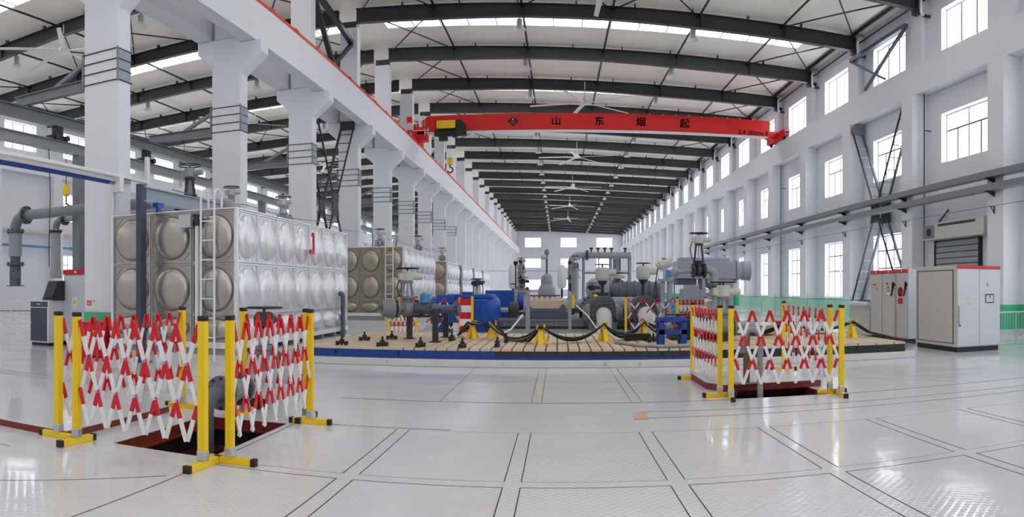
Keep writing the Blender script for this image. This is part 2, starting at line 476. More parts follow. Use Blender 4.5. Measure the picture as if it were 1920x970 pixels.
# roof beams (tapered I sections following the slope), with purlin cleats standing on the top flange
def roof_beam(side):
    b = MB(); x0 = XC+0.42*side; x1 = (XR if side > 0 else XL)-0.05*side
    def zt(x): return roof_z(x)-0.20
    def dep(x):
        t = abs(x-XC)/23.5
        return 0.74 if t < 0.25 else 0.66 if t < 0.6 else 0.74
    X = [XC+side*q for q in (0.42, 4, 8, 12, 16, 20, 23.6)]
    for a, c in zip(X[:-1], X[1:]):
        for o in (0,): 
            b.bar((a,0,zt(a)), (c,0,zt(c)), 0.30, 0.03, 'beam_steel')
            b.bar((a,0,zt(a)-dep(a)), (c,0,zt(c)-dep(c)), 0.30, 0.03, 'beam_steel')
            b.add([(a,-0.012,zt(a)),(c,-0.012,zt(c)),(c,-0.012,zt(c)-dep(c)),(a,-0.012,zt(a)-dep(a)),(a,0.012,zt(a)),(c,0.012,zt(c)),(c,0.012,zt(c)-dep(c)),(a,0.012,zt(a)-dep(a))],
                  [(0,1,2,3),(7,6,5,4),(0,4,5,1),(2,6,7,3),(0,3,7,4),(1,5,6,2)], 'beam_steel')
        b.bx(c-0.012, c+0.012, -0.14, 0.14, zt(c)-dep(c), zt(c), 'beam_steel')
    for k in range(1, 9):
        x = XC+side*(2.6*k); b.bx(x-0.03, x+0.03, -0.05, 0.05, zt(x), zt(x)+0.2, 'dark_steel')
        b.bx(x-0.02, x+0.02, -0.16, -0.12, zt(x)-0.35, zt(x)+0.2, 'dark_steel')
    # haunch and end plate at the wall
    e = x1; b.bx(min(e,e-0.5*side), max(e,e-0.5*side), -0.17, 0.17, zt(e)-0.95, zt(e)-0.7, 'dark_steel')
    return b
for side in (1, -1):
    first = None
    for y in BAYS:
        if y < 12: continue
        if first is None: first = struct(roof_beam(side).build('roof_beam', loc=(0, y, 0)))
        else:
            o = first.copy(); COL.objects.link(o); o.location = (0, y, 0)
# longitudinal struts and bracing rods between the roof beams
def brace(p, q, r=0.035, m='black'):
    b = MB(); b.cyl(p, q, r, n=6, m=m); struct(b.build('brace_beam'))
for side in (1, -1):
    for y in [18+6*k for k in range(0, 9)]:
        z = lambda x: roof_z(x)-0.35
        for d in ((4.1, 8.0, 12.0, 15.9, 19.8) if side > 0 else (4.1, 8.0, 12.0, 15.9, 19.8)):
            x = XC+side*d; brace((x, y, z(x)), (x, y+6, z(x)), 0.055)
        if y < 60:
            for d0, d1 in ((0.6, 4.1), (19.8, 23.6)) + (((8.0, 12.0), (12.0, 15.9)) if y in (24, 48) else ()):
                xa, xb = XC+side*d0, XC+side*d1
                brace((xa, y, z(xa)), (xb, y+6, z(xb)), 0.038); brace((xb, y, z(xb)), (xa, y+6, z(xa)), 0.038)

for x, z, r_ in ((13.85, 14.42, 0.09), (14.15, 14.0, 0.04), (XL+0.55, 14.42, 0.09)): brace((x, 10, z), (x, 120, z), r_)
# left row of crane columns, corbels, upper stubs
CX0, CX1, CD = -10.07, -9.1, 0.5
def column_mesh():
    b = MB(); cm = (CX0+CX1)/2
    poly = [(CX0,0),(CX1,0),(CX1,8.15),(CX1+0.7,8.78),(CX1+0.7,9.2),(CX1,9.2),(CX1,9.4),(CX0-0.5,9.4),(CX0-0.5,8.97),(CX0,8.5)]
    b.prism(poly, 'xz', 0, CD, 'wall_white')
    return b
def stub_mesh():
    b = MB(); b.bx(CX0+0.1, CX1-0.05, 0, CD, 9.4, 14.25, 'wall_white')
    b.bx(CX0+0.15, CX1-0.1, 0.06, CD-0.06, 14.25, 14.6, 'beam_steel')
    return b
c0 = s0 = None
for y in BAYS:
    if y < 12: continue
    if c0 is None:
        c0 = struct(column_mesh().build('column', loc=(0, y, 0), bevel=0.03)); s0 = struct(stub_mesh().build('column', loc=(0, y, 0)))
        g = MB(); g.bx(CX0-0.004, CX1+0.004, -0.004, CD+0.004, 0, 0.98, 'wall_green'); gd = struct(g.build('column_trim', loc=(0, y, 0)))
    else:
        for o in (c0, s0, gd):
            c = o.copy(); COL.objects.link(c); c.location = (0, y, 0)
# runway beams
b = MB()
b.bx(-9.05, -8.6, 6, YF, 9.2, 10.58, 'wall_white')
o = struct(b.build('runway_beam', angle=60))
b = MB(); b.bx(XR-0.55, XR-0.02, YN, YF, 9.62, 10.98, 'wall_white'); struct(b.build('runway_beam'))
b = MB(); b.bx(XL+0.02, XL+0.55, YN, YF, 9.62, 10.95, 'wall_white'); struct(b.build('runway_beam'))
b = MB(); b.bx(-10.56, -10.1, 6, YF, 9.4, 10.6, 'wall_white'); struct(b.build('runway_beam'))
# pilasters on the side walls: deep below the runway beam, shallow above
for sx, xa, xb, xc in ((1, 13.66, 14.1, XR), (-1, XL+0.74, XL+0.3, XL)):
    p0 = None
    for y in [18.2+6.03*k for k in range(-2, 22)]:
        if p0 is None:
            b = MB(); b.bx(min(xa,xc), max(xa,xc), -0.45, 0.45, 0, 9.6, 'wall_white'); b.bx(min(xb,xc), max(xb,xc), -0.45, 0.45, 9.6, 14.4, 'wall_white'); p0 = struct(b.build('wall_column', loc=(0, y, 0)))
            g = MB(); e = 0.006; g.bx(min(xa,xc)-e, max(xa,xc)+e, -0.45-e, 0.45+e, 0.16, 0.98, 'wall_green' if sx > 0 else 'wall_white'); g.bx(min(xa,xc)-2*e, max(xa,xc)+2*e, -0.45-2*e, 0.45+2*e, 0, 0.16, 'white_paint'); g0 = struct(g.build('wall_column_trim', loc=(0, y, 0)))
        else:
            for o in (p0, g0): c = o.copy(); COL.objects.link(c); c.location = (0, y, 0)
# ================================================================ tanks of pressed steel panels
def panel_mesh(m):
    b = MB(); n = 24
    b.bx(0.008, 0.992, 0.0, 0.03, 0.008, 0.992, m)
    def rim(x0, x1, z0, z1): b.bx(x0, x1, -0.035, 0.0, z0, z1, m)
    rim(0.008, 0.035, 0.008, 0.992); rim(0.965, 0.992, 0.008, 0.992); rim(0.035, 0.965, 0.008, 0.035); rim(0.035, 0.965, 0.965, 0.992)
    R, H = 0.42, 0.15
    prof = [(R+0.012, 0.0), (R+0.004, 0.014)] + [(R*math.cos(t), 0.014+H*math.sin(t)) for t in [PI/2*i/8 for i in range(9)]]
    b.lathe(prof, (0.5, 0, 0.5), (0, -1, 0), n, m)
    for k in range(4):      # pressed corner creases
        a = PI/4+PI/2*k; c = (0.5+0.50*math.cos(a), 0.5+0.50*math.sin(a))
        t = (-math.sin(a)*0.11, math.cos(a)*0.11)
        b.bar((c[0]-t[0], -0.004, c[1]-t[1]), (c[0]+t[0], -0.004, c[1]+t[1]), 0.02, 0.02, m)
    return b
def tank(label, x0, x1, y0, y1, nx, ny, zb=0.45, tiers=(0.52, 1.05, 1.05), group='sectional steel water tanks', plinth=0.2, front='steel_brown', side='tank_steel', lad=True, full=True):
    W, L = x1-x0, y1-y0
    t = thing('panel_tank', label, 'water tank', (x0, y0, 0), group=group)
    b = MB(); H = zb+sum(tiers); b.bx(0.06, W-0.06, 0.06, L-0.06, zb, H, side); b.build('tank_body', t)
    f = MB(); f.bx(-0.05, W+0.05, -0.05, L+0.05, zb-0.12, zb, 'white_paint')
    for k in range(ny+1):
        y = L*k/ny; f.bx(0, W, max(0, y-0.05), min(L, y+0.05), plinth, zb-0.12, 'mid_grey')
    f.build('base_frame', t)
    q = MB(); q.bx(-0.1, W+0.12, -0.12, L+0.1, 0, plinth, 'concrete'); q.build('plinth', t)
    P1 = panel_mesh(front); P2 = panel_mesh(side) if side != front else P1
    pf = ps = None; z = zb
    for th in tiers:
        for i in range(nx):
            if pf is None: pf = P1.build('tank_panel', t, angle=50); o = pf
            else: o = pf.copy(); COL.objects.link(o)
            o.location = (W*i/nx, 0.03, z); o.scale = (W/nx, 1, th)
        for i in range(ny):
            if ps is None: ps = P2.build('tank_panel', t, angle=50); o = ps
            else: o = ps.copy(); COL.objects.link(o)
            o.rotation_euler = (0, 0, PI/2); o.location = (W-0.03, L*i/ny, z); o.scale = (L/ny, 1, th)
        z += th
    c = MB(); c.bx(-0.02, W+0.02, -0.02, L+0.02, H, H+0.03, side)
    for sx in (0, W): c.bx(sx-0.03, sx+0.03, -0.03, 0.03, zb, H, side)
    c.bx(W-0.03, W+0.03, L-0.03, L+0.03, zb, H, side); c.build('tank_edge', t)
    if lad:
        l = MB(); xa, xb = W-0.68, W-0.38
        for x in (xa, xb):
            l.tube([(x, -0.2, 0.1), (x, -0.2, H+0.25)] + arc((x, -0.05, H+0.25), 0.15, PI, 0, 'yz', 8) + [(x, 0.1, H)], 0.022, 8, 'white_paint')
        l.build('ladder_rail', t)
        for k in range(7):
            z = 0.55+0.38*k
            r = MB(); r.cyl((xa, -0.2, z), (xb, -0.2, z), 0.014, n=8, m='white_paint'); r.build('ladder_rung', t)
    return t
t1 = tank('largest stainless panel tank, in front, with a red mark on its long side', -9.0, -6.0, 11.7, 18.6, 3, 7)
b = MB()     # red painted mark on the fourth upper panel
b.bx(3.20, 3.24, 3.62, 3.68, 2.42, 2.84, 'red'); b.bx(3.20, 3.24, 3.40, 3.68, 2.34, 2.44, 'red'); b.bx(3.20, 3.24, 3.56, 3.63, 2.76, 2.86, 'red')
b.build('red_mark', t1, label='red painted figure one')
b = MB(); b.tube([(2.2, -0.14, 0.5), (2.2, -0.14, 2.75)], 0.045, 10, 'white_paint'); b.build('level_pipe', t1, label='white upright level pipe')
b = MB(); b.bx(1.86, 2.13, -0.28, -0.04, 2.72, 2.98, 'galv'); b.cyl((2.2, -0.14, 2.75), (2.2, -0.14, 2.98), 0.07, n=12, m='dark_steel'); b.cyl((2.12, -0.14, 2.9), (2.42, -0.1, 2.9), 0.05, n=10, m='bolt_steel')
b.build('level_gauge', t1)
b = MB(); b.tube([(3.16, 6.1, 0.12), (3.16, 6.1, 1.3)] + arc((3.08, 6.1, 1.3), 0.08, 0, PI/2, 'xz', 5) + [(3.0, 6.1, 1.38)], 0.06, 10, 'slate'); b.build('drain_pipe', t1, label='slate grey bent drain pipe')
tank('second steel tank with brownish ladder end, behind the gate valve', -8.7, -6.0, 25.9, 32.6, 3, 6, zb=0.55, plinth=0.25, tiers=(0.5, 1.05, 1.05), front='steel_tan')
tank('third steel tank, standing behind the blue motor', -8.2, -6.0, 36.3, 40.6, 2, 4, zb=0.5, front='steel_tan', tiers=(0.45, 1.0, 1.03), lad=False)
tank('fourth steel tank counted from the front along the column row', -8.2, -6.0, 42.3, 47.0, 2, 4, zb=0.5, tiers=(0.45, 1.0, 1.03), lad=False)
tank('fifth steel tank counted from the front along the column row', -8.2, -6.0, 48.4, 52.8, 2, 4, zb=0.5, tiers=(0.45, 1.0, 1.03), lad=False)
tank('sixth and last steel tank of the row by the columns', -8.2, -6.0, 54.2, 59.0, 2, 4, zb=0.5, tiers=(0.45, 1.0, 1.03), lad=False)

# ================================================================ overhead travelling crane
YC = 41.5
def text_mesh(name, s, size, m, parent, loc, rot, depth=0.004, label=None, bold=0.0):
    cu = bpy.data.curves.new(name, 'FONT'); cu.body = s; cu.size = size; cu.extrude = depth;  cu.align_x = 'CENTER'; cu.align_y = 'CENTER'
    o = bpy.data.objects.new(name, cu); COL.objects.link(o)
    bpy.context.view_layer.update()
    me = bpy.data.meshes.new_from_object(o.evaluated_get(bpy.context.evaluated_depsgraph_get()))
    bpy.data.objects.remove(o)
    if bold:
        bm = bmesh.new(); bm.from_mesh(me); src = bm.verts[:]+bm.edges[:]+bm.faces[:]
        for dx, dz in ((1,0),(0,1),(-1,0),(0,-1)):
            g = bmesh.ops.duplicate(bm, geom=src)
            bmesh.ops.translate(bm, verts=[v for v in g['geom'] if isinstance(v, bmesh.types.BMVert)], vec=(dx*size*bold, dz*size*bold, 0))
        bm.to_mesh(me); bm.free()
    me.materials.clear(); me.materials.append(MATS[m])
    r = bpy.data.objects.new(name, me); COL.objects.link(r); r.parent = parent; r.location = loc; r.rotation_euler = rot
    if label: r['label'] = label
    return r
cr = thing('overhead_crane', 'red overhead crane girder with black lettering spanning the hall', 'crane', (0, YC, 11.05))
g = MB(); z0, z1 = 0.32, 1.40
g.prism([(-8.3,z0),(13.3,z0),(13.3,z1-0.05),(13.1,z1),(-8.0,z1),(-8.45,z1-0.35)], 'xz', -0.25, 0.25, 'crane_red')
g.bx(-8.2, 13.2, -0.31, 0.31, z0-0.04, z0, 'white_paint')
g.build('girder', cr, bevel=0.01)
for x, s, dz in ((-8.85, 'w', -0.42), (13.9, 'e', 0.0)):
    e = MB(); e.bx(x-0.18, x+0.18, -1.75, 1.75, 0.16, 0.6, 'crane_red')
    e.bx(x-0.14, x+0.14, 1.75, 1.95, 0.2, 0.45, 'mid_grey'); e.bx(x-0.14, x+0.14, -1.95, -1.75, 0.2, 0.45, 'mid_grey')
    if s == 'w':
        e.bx(x+0.1, x+0.8, -0.3, 0.3, 0.2, 0.8, 'crane_red'); e.bx(x-0.1, x+0.15, -0.2, 0.2, 0.5, 1.3, 'crane_red')
    else: e.bx(x-0.75, x-0.1, -0.3, 0.3, 0.2, 0.7, 'crane_red')
    e.v = [(p[0], p[1], p[2]+dz) for p in e.v]
    if s == 'w': e.bx(-8.7, -8.2, -0.3, 0.3, 0.2, 0.7, 'crane_red')
    eo = e.build('end_truck', cr, bevel=0.015)
    for y in (-1.3, 1.3):
        w = MB(); w.cyl((x-0.07, y, 0.12+dz), (x+0.07, y, 0.12+dz), 0.165, n=18, m='dark_steel'); w.build('wheel', eo)
    for y in (-2.0, 2.0): bf = MB(); bf.cyl((x, y-0.05, 0.32+dz), (x, y+0.05, 0.32+dz), 0.08, n=10, m='black'); bf.build('buffer', eo)
b = MB(); b.bx(-9.3, -9.0, -0.5, -0.2, 1.0, 1.35, 'crane_red'); b.cyl((-9.15, -0.35, 0.55), (-9.15, -0.35, 1.0), 0.04, m='white_paint'); b.build('warning_beacon', cr)
b = MB()
for k in range(4):
    x = -8.75+0.14*k; b.tube([(x,-0.3,0.75),(x,-0.3,1.35)] + arc((x+0.07,-0.3,1.35),0.07,PI,0,'xz',5) + [(x+0.14,-0.3,0.75)], 0.018, 6, 'white_paint')
b.build('cable_loop', cr)
b = MB(); b.bx(-8.9,-7.9,-0.42,-0.38,0.42,0.46,'white_paint'); b.bx(-8.2,-8.16,-0.42,-0.38,0.1,0.55,'white_paint'); b.bx(-8.0,-7.96,-0.42,-0.38,0.1,0.6,'white_paint'); b.build('ladder_bracket', cr)
for k in range(9):
    b = MB(); x = 5.6+0.82*k; b.cyl((x,-0.2,1.40),(x,-0.2,1.46),0.03,n=8,m='white_paint')
    if x < 13: b.build('girder_lamp', cr)
RX = (PI/2, 0, 0)
for s, x in (('山', -0.12), ('东', 2.50), ('烟', 5.05), ('起', 7.78)):
    text_mesh('lettering', s, 0.62, 'black', cr, (x, -0.256, 0.86), RX, bold=0.028)
b = MB(); cx, cz, q = -2.75, 0.88, 0.36
b.prism([(cx-q,cz),(cx,cz-q*0.9),(cx+q,cz),(cx,cz+q*0.9)], 'xz', -0.262, -0.252, 'black')
b.prism([(cx-q*0.62,cz-0.03),(cx,cz-q*0.66),(cx+q*0.62,cz-0.03),(cx+0.06,cz+0.08),(cx-0.06,cz+0.08)], 'xz', -0.268, -0.262, 'primer')
b.prism([(cx-0.05,cz+0.1),(cx+0.05,cz+0.1),(cx,cz+0.24)], 'xz', -0.270, -0.262, 'white_paint')
b.build('logo_diamond', cr)
text_mesh('lettering', '2.4 30mm P', 0.42, 'black', cr, (12.2, -0.256, 0.53), RX, bold=0.01)
# hoist under the girder
h = thing('electric_hoist', 'yellow electric hoist under the left end of the crane girder', 'hoist', (-6.65, YC, 11.05))
b = MB(); b.bx(-0.72, 0.42, -0.75, -0.33, 0.45, 0.95, 'yellow'); b.build('hoist_cover', h, bevel=0.03)
b = MB(); b.bx(-0.85, 0.95, -0.3, 0.3, 0.12, 0.26, 'black'); b.cyl((-0.9,-0.45,0.2),(0.9,-0.45,0.2),0.22,n=14,m='black'); b.prism([(0.45,0.1),(1.1,0.0),(1.0,0.7),(0.75,0.98),(0.45,0.98)],'xz',-0.7,-0.3,'black'); b.build('trolley', h)
b = MB(); b.bx(-0.62, -0.1, -0.55, -0.25, -0.3, 0.1, 'black'); b.build('motor_box', h)
b = MB(); b.bx(0.2, 0.5, -0.55, -0.25, -0.1, 0.1, 'black'); b.build('limit_switch', h)
b = MB(); b.cyl((-0.02,-0.4,0.1),(-0.02,-0.4,-1.5),0.012,n=6,m='galv'); b.cyl((0.1,-0.4,0.1),(0.1,-0.4,-1.5),0.012,n=6,m='galv'); b.build('hoist_rope', h)
b = MB(); b.bx(-0.12, 0.22, -0.52, -0.28, -1.85, -1.4, 'yellow'); b.build('hook_block', h, bevel=0.03, label='yellow hook block')
b = MB(); b.tube([(0.05,-0.4,-1.85),(0.05,-0.4,-2.0)] + arc((0.05,-0.4,-2.17),0.17,PI/2,-PI*0.9,'xz',12), 0.045, 8, 'black'); b.build('hook', h)
# conductor rail on the left runway
tg = MB(); tg.bx(-8.68, -8.57, 6, 150, 10.56, 10.66, 'rail_red')
for k in range(70): tg.bx(-8.7, -8.55, 7+2*k, 7.3+2*k, 10.62, 10.69, 'rail_red')
tag(tg.build('conductor_rail'), 'orange red conductor rail along the top of the left runway beam', 'rail')

# ================================================================ fans and lamps under the roof
def fan_proto():
    t = thing('ceiling_fan', '', 'ceiling fan')
    b = MB(); b.cyl((0,0,0.1),(0,0,1.5),0.035,n=8,m='white_paint'); b.build('downrod', t)
    b = MB(); b.lathe([(0.05,0.5),(0.12,0.42),(0.2,0.2),(0.3,0.12),(0.32,0.0),(0.1,-0.05)], n=16, m='white_paint'); b.build('motor_hub', t)
    for k in range(5):
        a = 2*PI*k/5+0.35; ca, sa = math.cos(a), math.sin(a)
        q = MB(); p = []
        for r_, w, dz in ((0.3,0.11,0.0),(1.0,0.12,0.0),(3.4,0.09,-0.12)):
            for s in (-1, 1):
                for zz in (0.0, 0.025): p.append((r_*ca-s*w*sa, r_*sa+s*w*ca, 0.03+dz+zz+s*0.02))
        fs = []
        for j in (0, 4): fs += [(j,j+4,j+6,j+2),(j+1,j+3,j+7,j+5),(j,j+1,j+5,j+4),(j+2,j+6,j+7,j+3)]
        fs += [(0,2,3,1),(8,9,11,10)]
        q.add(p, fs, 'white_paint'); q.build('fan_blade', t)
    return t
fp = fan_proto(); first = True; FXS = ((1.65, 'hall'), (-21.4, 'aisle'))
for x, bay in FXS:
    for k, y in enumerate((24, 42, 60, 78, 96, 114)):
        if bay == 'aisle' and k > 2: continue
        lb = ('white ceiling fan hanging in the main hall, %s from the camera' % ORD[k]) if bay == 'hall' else ('white ceiling fan hanging in the side aisle behind the columns, %s from the camera' % ORD[k])
        if k == 1 and bay == 'hall': lb = 'large white ceiling fan hanging just above the red crane girder'
        z = roof_z(x)-1.75
        if first: fp.location = (x, y, z); fp['label'] = lb; fp['group'] = 'ceiling fans'; first = False
        else: dup(fp, (x, y, z), 0.21*k, lb, 'ceiling fans')
def lamp_proto():
    t = thing('high_bay_lamp', '', 'lamp')
    b = MB(); b.cyl((0,0,0.3),(0,0,1.27),0.02,n=6,m='dark_steel'); b.build('hanging_rod', t)
    b = MB(); b.lathe([(0.06,0.62),(0.13,0.58),(0.14,0.25),(0.1,0.2)], n=12, m='cream'); b.build('lamp_housing', t)
    b = MB(); b.lathe([(0.1,0.22),(0.16,0.15),(0.3,0.0),(0.28,-0.01),(0.14,0.12)], n=16, m='white_paint'); b.build('lamp_shade', t)
    return t
lp = lamp_proto(); first = True
for x, row, ys in ((-1.75, 'left lamp row of the main hall', range(21)), (6.2, 'right lamp row of the main hall', range(21)), (-17.5, 'near lamp row of the side aisle', range(5)), (-25.4, 'outer lamp row of the side aisle', range(5))):
    for k in ys:
        y = 24.8+6*k; z = roof_z(x)-1.25
        n = ORD[k] if k < 20 else 'last'
        lb = 'high bay lamp, %s from the camera in the %s' % (n, row)
        if first: lp.location = (x, y, z); lp['label'] = lb; lp['group'] = 'high bay lamps'; first = False
        else: dup(lp, (x, y, z), 0, lb, 'high bay lamps')

# ================================================================ right wall: trays, bracing, shutter, drains
for z, lb in ((5.36, 'upper grey cable tray along the right wall'), (4.91, 'lower grey cable tray along the right wall')):
    t = thing('cable_tray', lb, 'cable tray', (13.46, 0, z))
    b = MB(); b.bx(-0.16, 0.16, 9, 62, -0.11, -0.09, 'grey_paint'); b.bx(-0.16, -0.145, 9, 62, -0.09, 0.11, 'grey_paint'); b.bx(0.145, 0.16, 9, 62, -0.09, 0.11, 'grey_paint'); b.build('tray', t)
    for k in range(9):
        y = 12.2+6.03*k; q = MB()
        q.bar((-0.2, y, -0.14), (0.21, y, -0.14), 0.06, 0.05, 'dark_steel'); q.prism([(-0.1,-0.16),(0.2,-0.16),(0.2,-0.3)], 'xz', y-0.02, y+0.02, 'dark_steel'); q.build('bracket', t)
t = thing('wall_wire', 'thin stay wire with small black brackets below the right cable trays', 'wire', (13.48, 0, 4.28))
b = MB(); b.cyl((0,9,0),(0,62,0),0.012,n=6,m='grey_paint'); b.build('wire', t)
for k in range(9):
    y = 12.2+6.03*k; q = MB(); q.bar((-0.05,y,0),(0.17,y,0),0.03,0.03,'dark_steel'); q.bar((0.0,y,-0.01),(0.16,y,-0.22),0.025,0.025,'dark_steel'); q.bar((0.15,y,0),(0.15,y,-0.24),0.03,0.03,'dark_steel'); q.build('bracket', t)
for y, lb in ((24.1, 'thin dark conduit running down the right wall beside the roller shutter'), (41.9, 'thin dark conduit running down the right wall far behind the bracing')):
    b = MB(); b.cyl((XR-0.34,y-0.6,0.1),(XR-0.34,y-0.6,9.6),0.025,n=8,m='dark_steel'); b.bx(XR-0.35,XR-0.02,y-0.62,y-0.58,8,8.04,'dark_steel'); tag(b.build('conduit'), lb, 'conduit')
def lattice_leg(b, p, q, dx, n, m='dark_steel', w=0.09):
    """ladder-like bracing leg: a chord near the hall and a chord near the wall with rungs"""
    p, q = Vector(p), Vector(q); o = Vector((dx, 0, 0))
    b.bar(p, q, w*0.7, w*0.7, m, up=(1,0,0)); b.bar(p+o, q+o, w, w, 'slate' if dx > 0 else m, up=(1,0,0))
    for i in range(1, n):
        c = p+(q-p)*(i/n); b.bar(c, c+o, 0.035, 0.035, 'mid_grey' if dx > 0 else m)
def xbrace(name, label, x, dx, y0, y1, ztop, zbot):
    t = thing(name, label, 'bracing', (x, y0, 0)); L = y1-y0; zm = (ztop+zbot)*0.5-0.1
    for k, (a, c) in enumerate((((0,0,ztop),(0,L*0.5-0.15,zm+0.25)), ((0,L,ztop),(0,L*0.5+0.15,zm+0.25)), ((0,0,zbot),(0,L*0.5-0.15,zm-0.25)), ((0,L,zbot),(0,L*0.5+0.15,zm-0.25)))):
        b = MB(); lattice_leg(b, a, c, dx, 8); b.build('brace_leg', t)
    for o in (0, dx): b = MB(); b.prism([(L*0.5-0.5,zm-0.5),(L*0.5+0.5,zm-0.5),(L*0.5+0.35,zm),(L*0.5+0.5,zm+0.5),(L*0.5-0.5,zm+0.5),(L*0.5-0.35,zm)], 'yz', o-0.02, o+0.02, 'dark_steel'); b.build('gusset_plate', t)
    for y in (0, L):
        b = MB(); w = 0.08 if (dx > 0 and y == 0) else 0.2; b.bx(min(0, dx)-0.02, max(0, dx)+0.04, y-w, y+w, ztop-w, ztop+w, 'grey_paint' if dx > 0 else 'dark_steel'); b.build('top_gusset', t)
    return t
xbrace('wall_bracing', 'dark steel cross bracing on the right wall above the grey cabinets', 13.75, 0.5, 24.75, 29.75, 9.3, 0.9)
xbrace('column_bracing', 'dark steel ladder like cross bracing between columns behind the large tank', -9.3, -0.6, 24.6, 30.0, 9.2, 1.2)
t = thing('upper_bracing', 'dark steel bracing across the upper window beside the roof beam', 'bracing', (13.9, 24.6, 0))
for a, c, w in (((0,0.1,13.1),(0,5.6,13.1),0.2), ((0,0.2,13.0),(0,4.0,11.1),0.12), ((0,5.5,13.0),(0,2.0,11.1),0.1)):
    b = MB(); b.bar(a, c, w, w, 'slate'); b.build('brace_bar', t)
t = thing('upper_bracing', 'dark steel bracing between the upper column stubs above the left runway', 'bracing', (-9.4, 24.5, 0))
for a, c, w in (((0,0.1,14.2),(0,3.0,11.2),0.2), ((0,5.4,13.3),(0,2.6,11.2),0.16), ((0,0.2,14.2),(0,5.4,13.4),0.22)):
    b = MB(); b.bar(a, c, w, w, 'dark_steel'); b.build('brace_bar', t)
def drain_proto():
    t = thing('eaves_drain', '', 'drain pipe')
    b = MB(); b.tube([(0.25,0,0.35),(0.05,0,0.35)] + arc((0.05,0,0.2),0.15,PI/2,PI,'xz',5) + [(-0.1,0,-0.35)] + arc((0.05,0,-0.35),0.15,PI,1.5*PI,'xz',5) + [(0.25,0,-0.5)], 0.06, 10, 'white_paint'); b.build('drain_bend', t)
    b = MB(); b.cyl((0.02,0,-0.52),(0.3,0,-0.52),0.075,n=10,m='dark_steel'); b.build('drain_collar', t)
    return t
dp = drain_proto()
for k in range(12):
    loc = (14.08, 17.6+6*k, 13.75); lb = 'white bent eaves drain pipe under the roof beam end, %s from the camera' % ORD[k]
    if k == 0: dp.location = loc; dp['label'] = lb; dp['group'] = 'eaves drain pipes'
    else: dup(dp, loc, 0, lb, 'eaves drain pipes')
# roller shutter and its housing
t = thing('roller_shutter', 'grey roller shutter on the right wall behind the cabinets', 'shutter', (XR-0.02, 19.95, 0))
b = MB(); 
for k in range(15): b.bx(-0.09, -0.03, 0.08, 3.02, 0.02+0.225*k, 0.02+0.225*k+0.19, 'mid_grey')
b.bx(-0.05, 0.02, 0.08, 3.02, 0.0, 3.4, 'dark_steel'); b.build('shutter_curtain', t)
for y in (0, 3.02): q = MB(); q.bx(-0.13, 0.02, y, y+0.09, 0, 3.45, 'dark_steel' if y else 'black'); q.build('guide_rail', t)
t = thing('shutter_housing', 'beige box housing above the roller shutter with a dark motor end', 'housing', (XR-0.02, 19.1, 3.45))
b = MB(); b.bx(-0.55, 0, 0, 3.25, 0.02, 0.62, 'cream'); b.bx(-0.56,-0.545,0.5,3.0,0.45,0.55,'dark_steel'); b.build('housing', t, bevel=0.02)
b = MB(); b.bx(-0.5, 0, 3.25, 4.1, 0.05, 0.55, 'grey_paint'); b.build('motor_case', t)
b = MB(); b.cyl((-0.52,3.75,0.28),(-0.50,3.75,0.28),0.16,n=16,m='black'); b.build('motor_fan', t)
b = MB(); b.bx(-0.6, 0, -0.02, 4.12, -0.03, 0.02, 'cream'); b.build('bottom_ledge', t)
for y in (0.3, 3.6): q = MB(); q.bar((-0.2,y,0.6),(-0.03,y-0.55,1.15),0.05,0.05,'dark_steel'); q.build('stay', t)

# ================================================================ cabinets on the right
def sign_tri(b, c, s, axis, off, m):
    """flat triangle sticker; axis 'y' faces -y, 'x' faces -x"""
    if axis == 'y': b.prism([(c[0]-s,c[2]-s*0.8),(c[0]+s,c[2]-s*0.8),(c[0],c[2]+s)], 'xz', c[1]-off, c[1], m)
    else: b.prism([(c[1]-s,c[2]-s*0.8),(c[1]+s,c[2]-s*0.8),(c[1],c[2]+s)], 'yz', c[0]-off, c[0], m)
t = thing('switch_cabinet', 'large beige switch cabinet with two doors and a red top strip', 'cabinet', (8.85, 13.3, 0))
b = MB(); b.bx(0, 1.27, 0.0, 1.92, 0.12, 2.06, 'cream'); b.build('cabinet_body', t, bevel=0.01)
b = MB(); b.bx(0.03, 1.24, 0.03, 1.89, 0, 0.12, 'black'); b.build('plinth', t)
for x0, x1 in ((0.012, 0.628), (0.64, 1.258)):
    b = MB(); b.bx(x0, x1, -0.025, 0, 0.15, 1.98, 'cabinet_light'); d = b.build('door', t, bevel=0.004)
    q = MB()
    if x0 < 0.1:
        sign_tri(q, (0.33, -0.025, 1.28), 0.045, 'y', 0.004, 'yellow'); q.bx(0.29,0.37,-0.028,-0.025,1.14,1.155,'mid_grey'); q.bx(0.1,0.17,-0.028,-0.025,0.92,0.93,'mid_grey')
        q.build('warning_sticker', d)
        q = MB(); q.bx(0.02,0.05,-0.05,-0.025,0.66,1.1,'mid_grey'); q.cyl((0.06,-0.06,0.64),(0.06,-0.025,0.64),0.018,n=8,m='black'); q.build('handle', d)
    else:
        q.bx(0.81,1.07,-0.031,-0.025,1.16,1.38,'black'); q.bx(0.835,1.045,-0.034,-0.031,1.185,1.355,'cabinet_light'); q.bx(0.93,0.95,-0.045,-0.034,1.28,1.36,'black'); q.build('latch', d, bevel=0.004)
        q = MB(); q.bx(0.86,0.89,-0.03,-0.025,1.56,1.66,'grey_paint'); q.build('nameplate', d)
b = MB(); b.bx(0, 1.27, -0.03, 0, 1.985, 2.06, 'red'); b.build('top_strip', t, label='red strip along the top')
b = MB(); b.bx(-0.015, 0, 0.12, 1.8, 0.2, 1.96, 'cream')
for a in ((0.12,0.15,0.2,1.96),(1.77,1.8,0.2,1.96),(0.15,1.77,1.94,1.96),(0.15,1.77,0.2,0.215)): b.bx(-0.02,-0.012,a[0],a[1],a[2],a[3],'beam_steel')
b.build('side_panel', t)
NC = ('three low signs', 0)
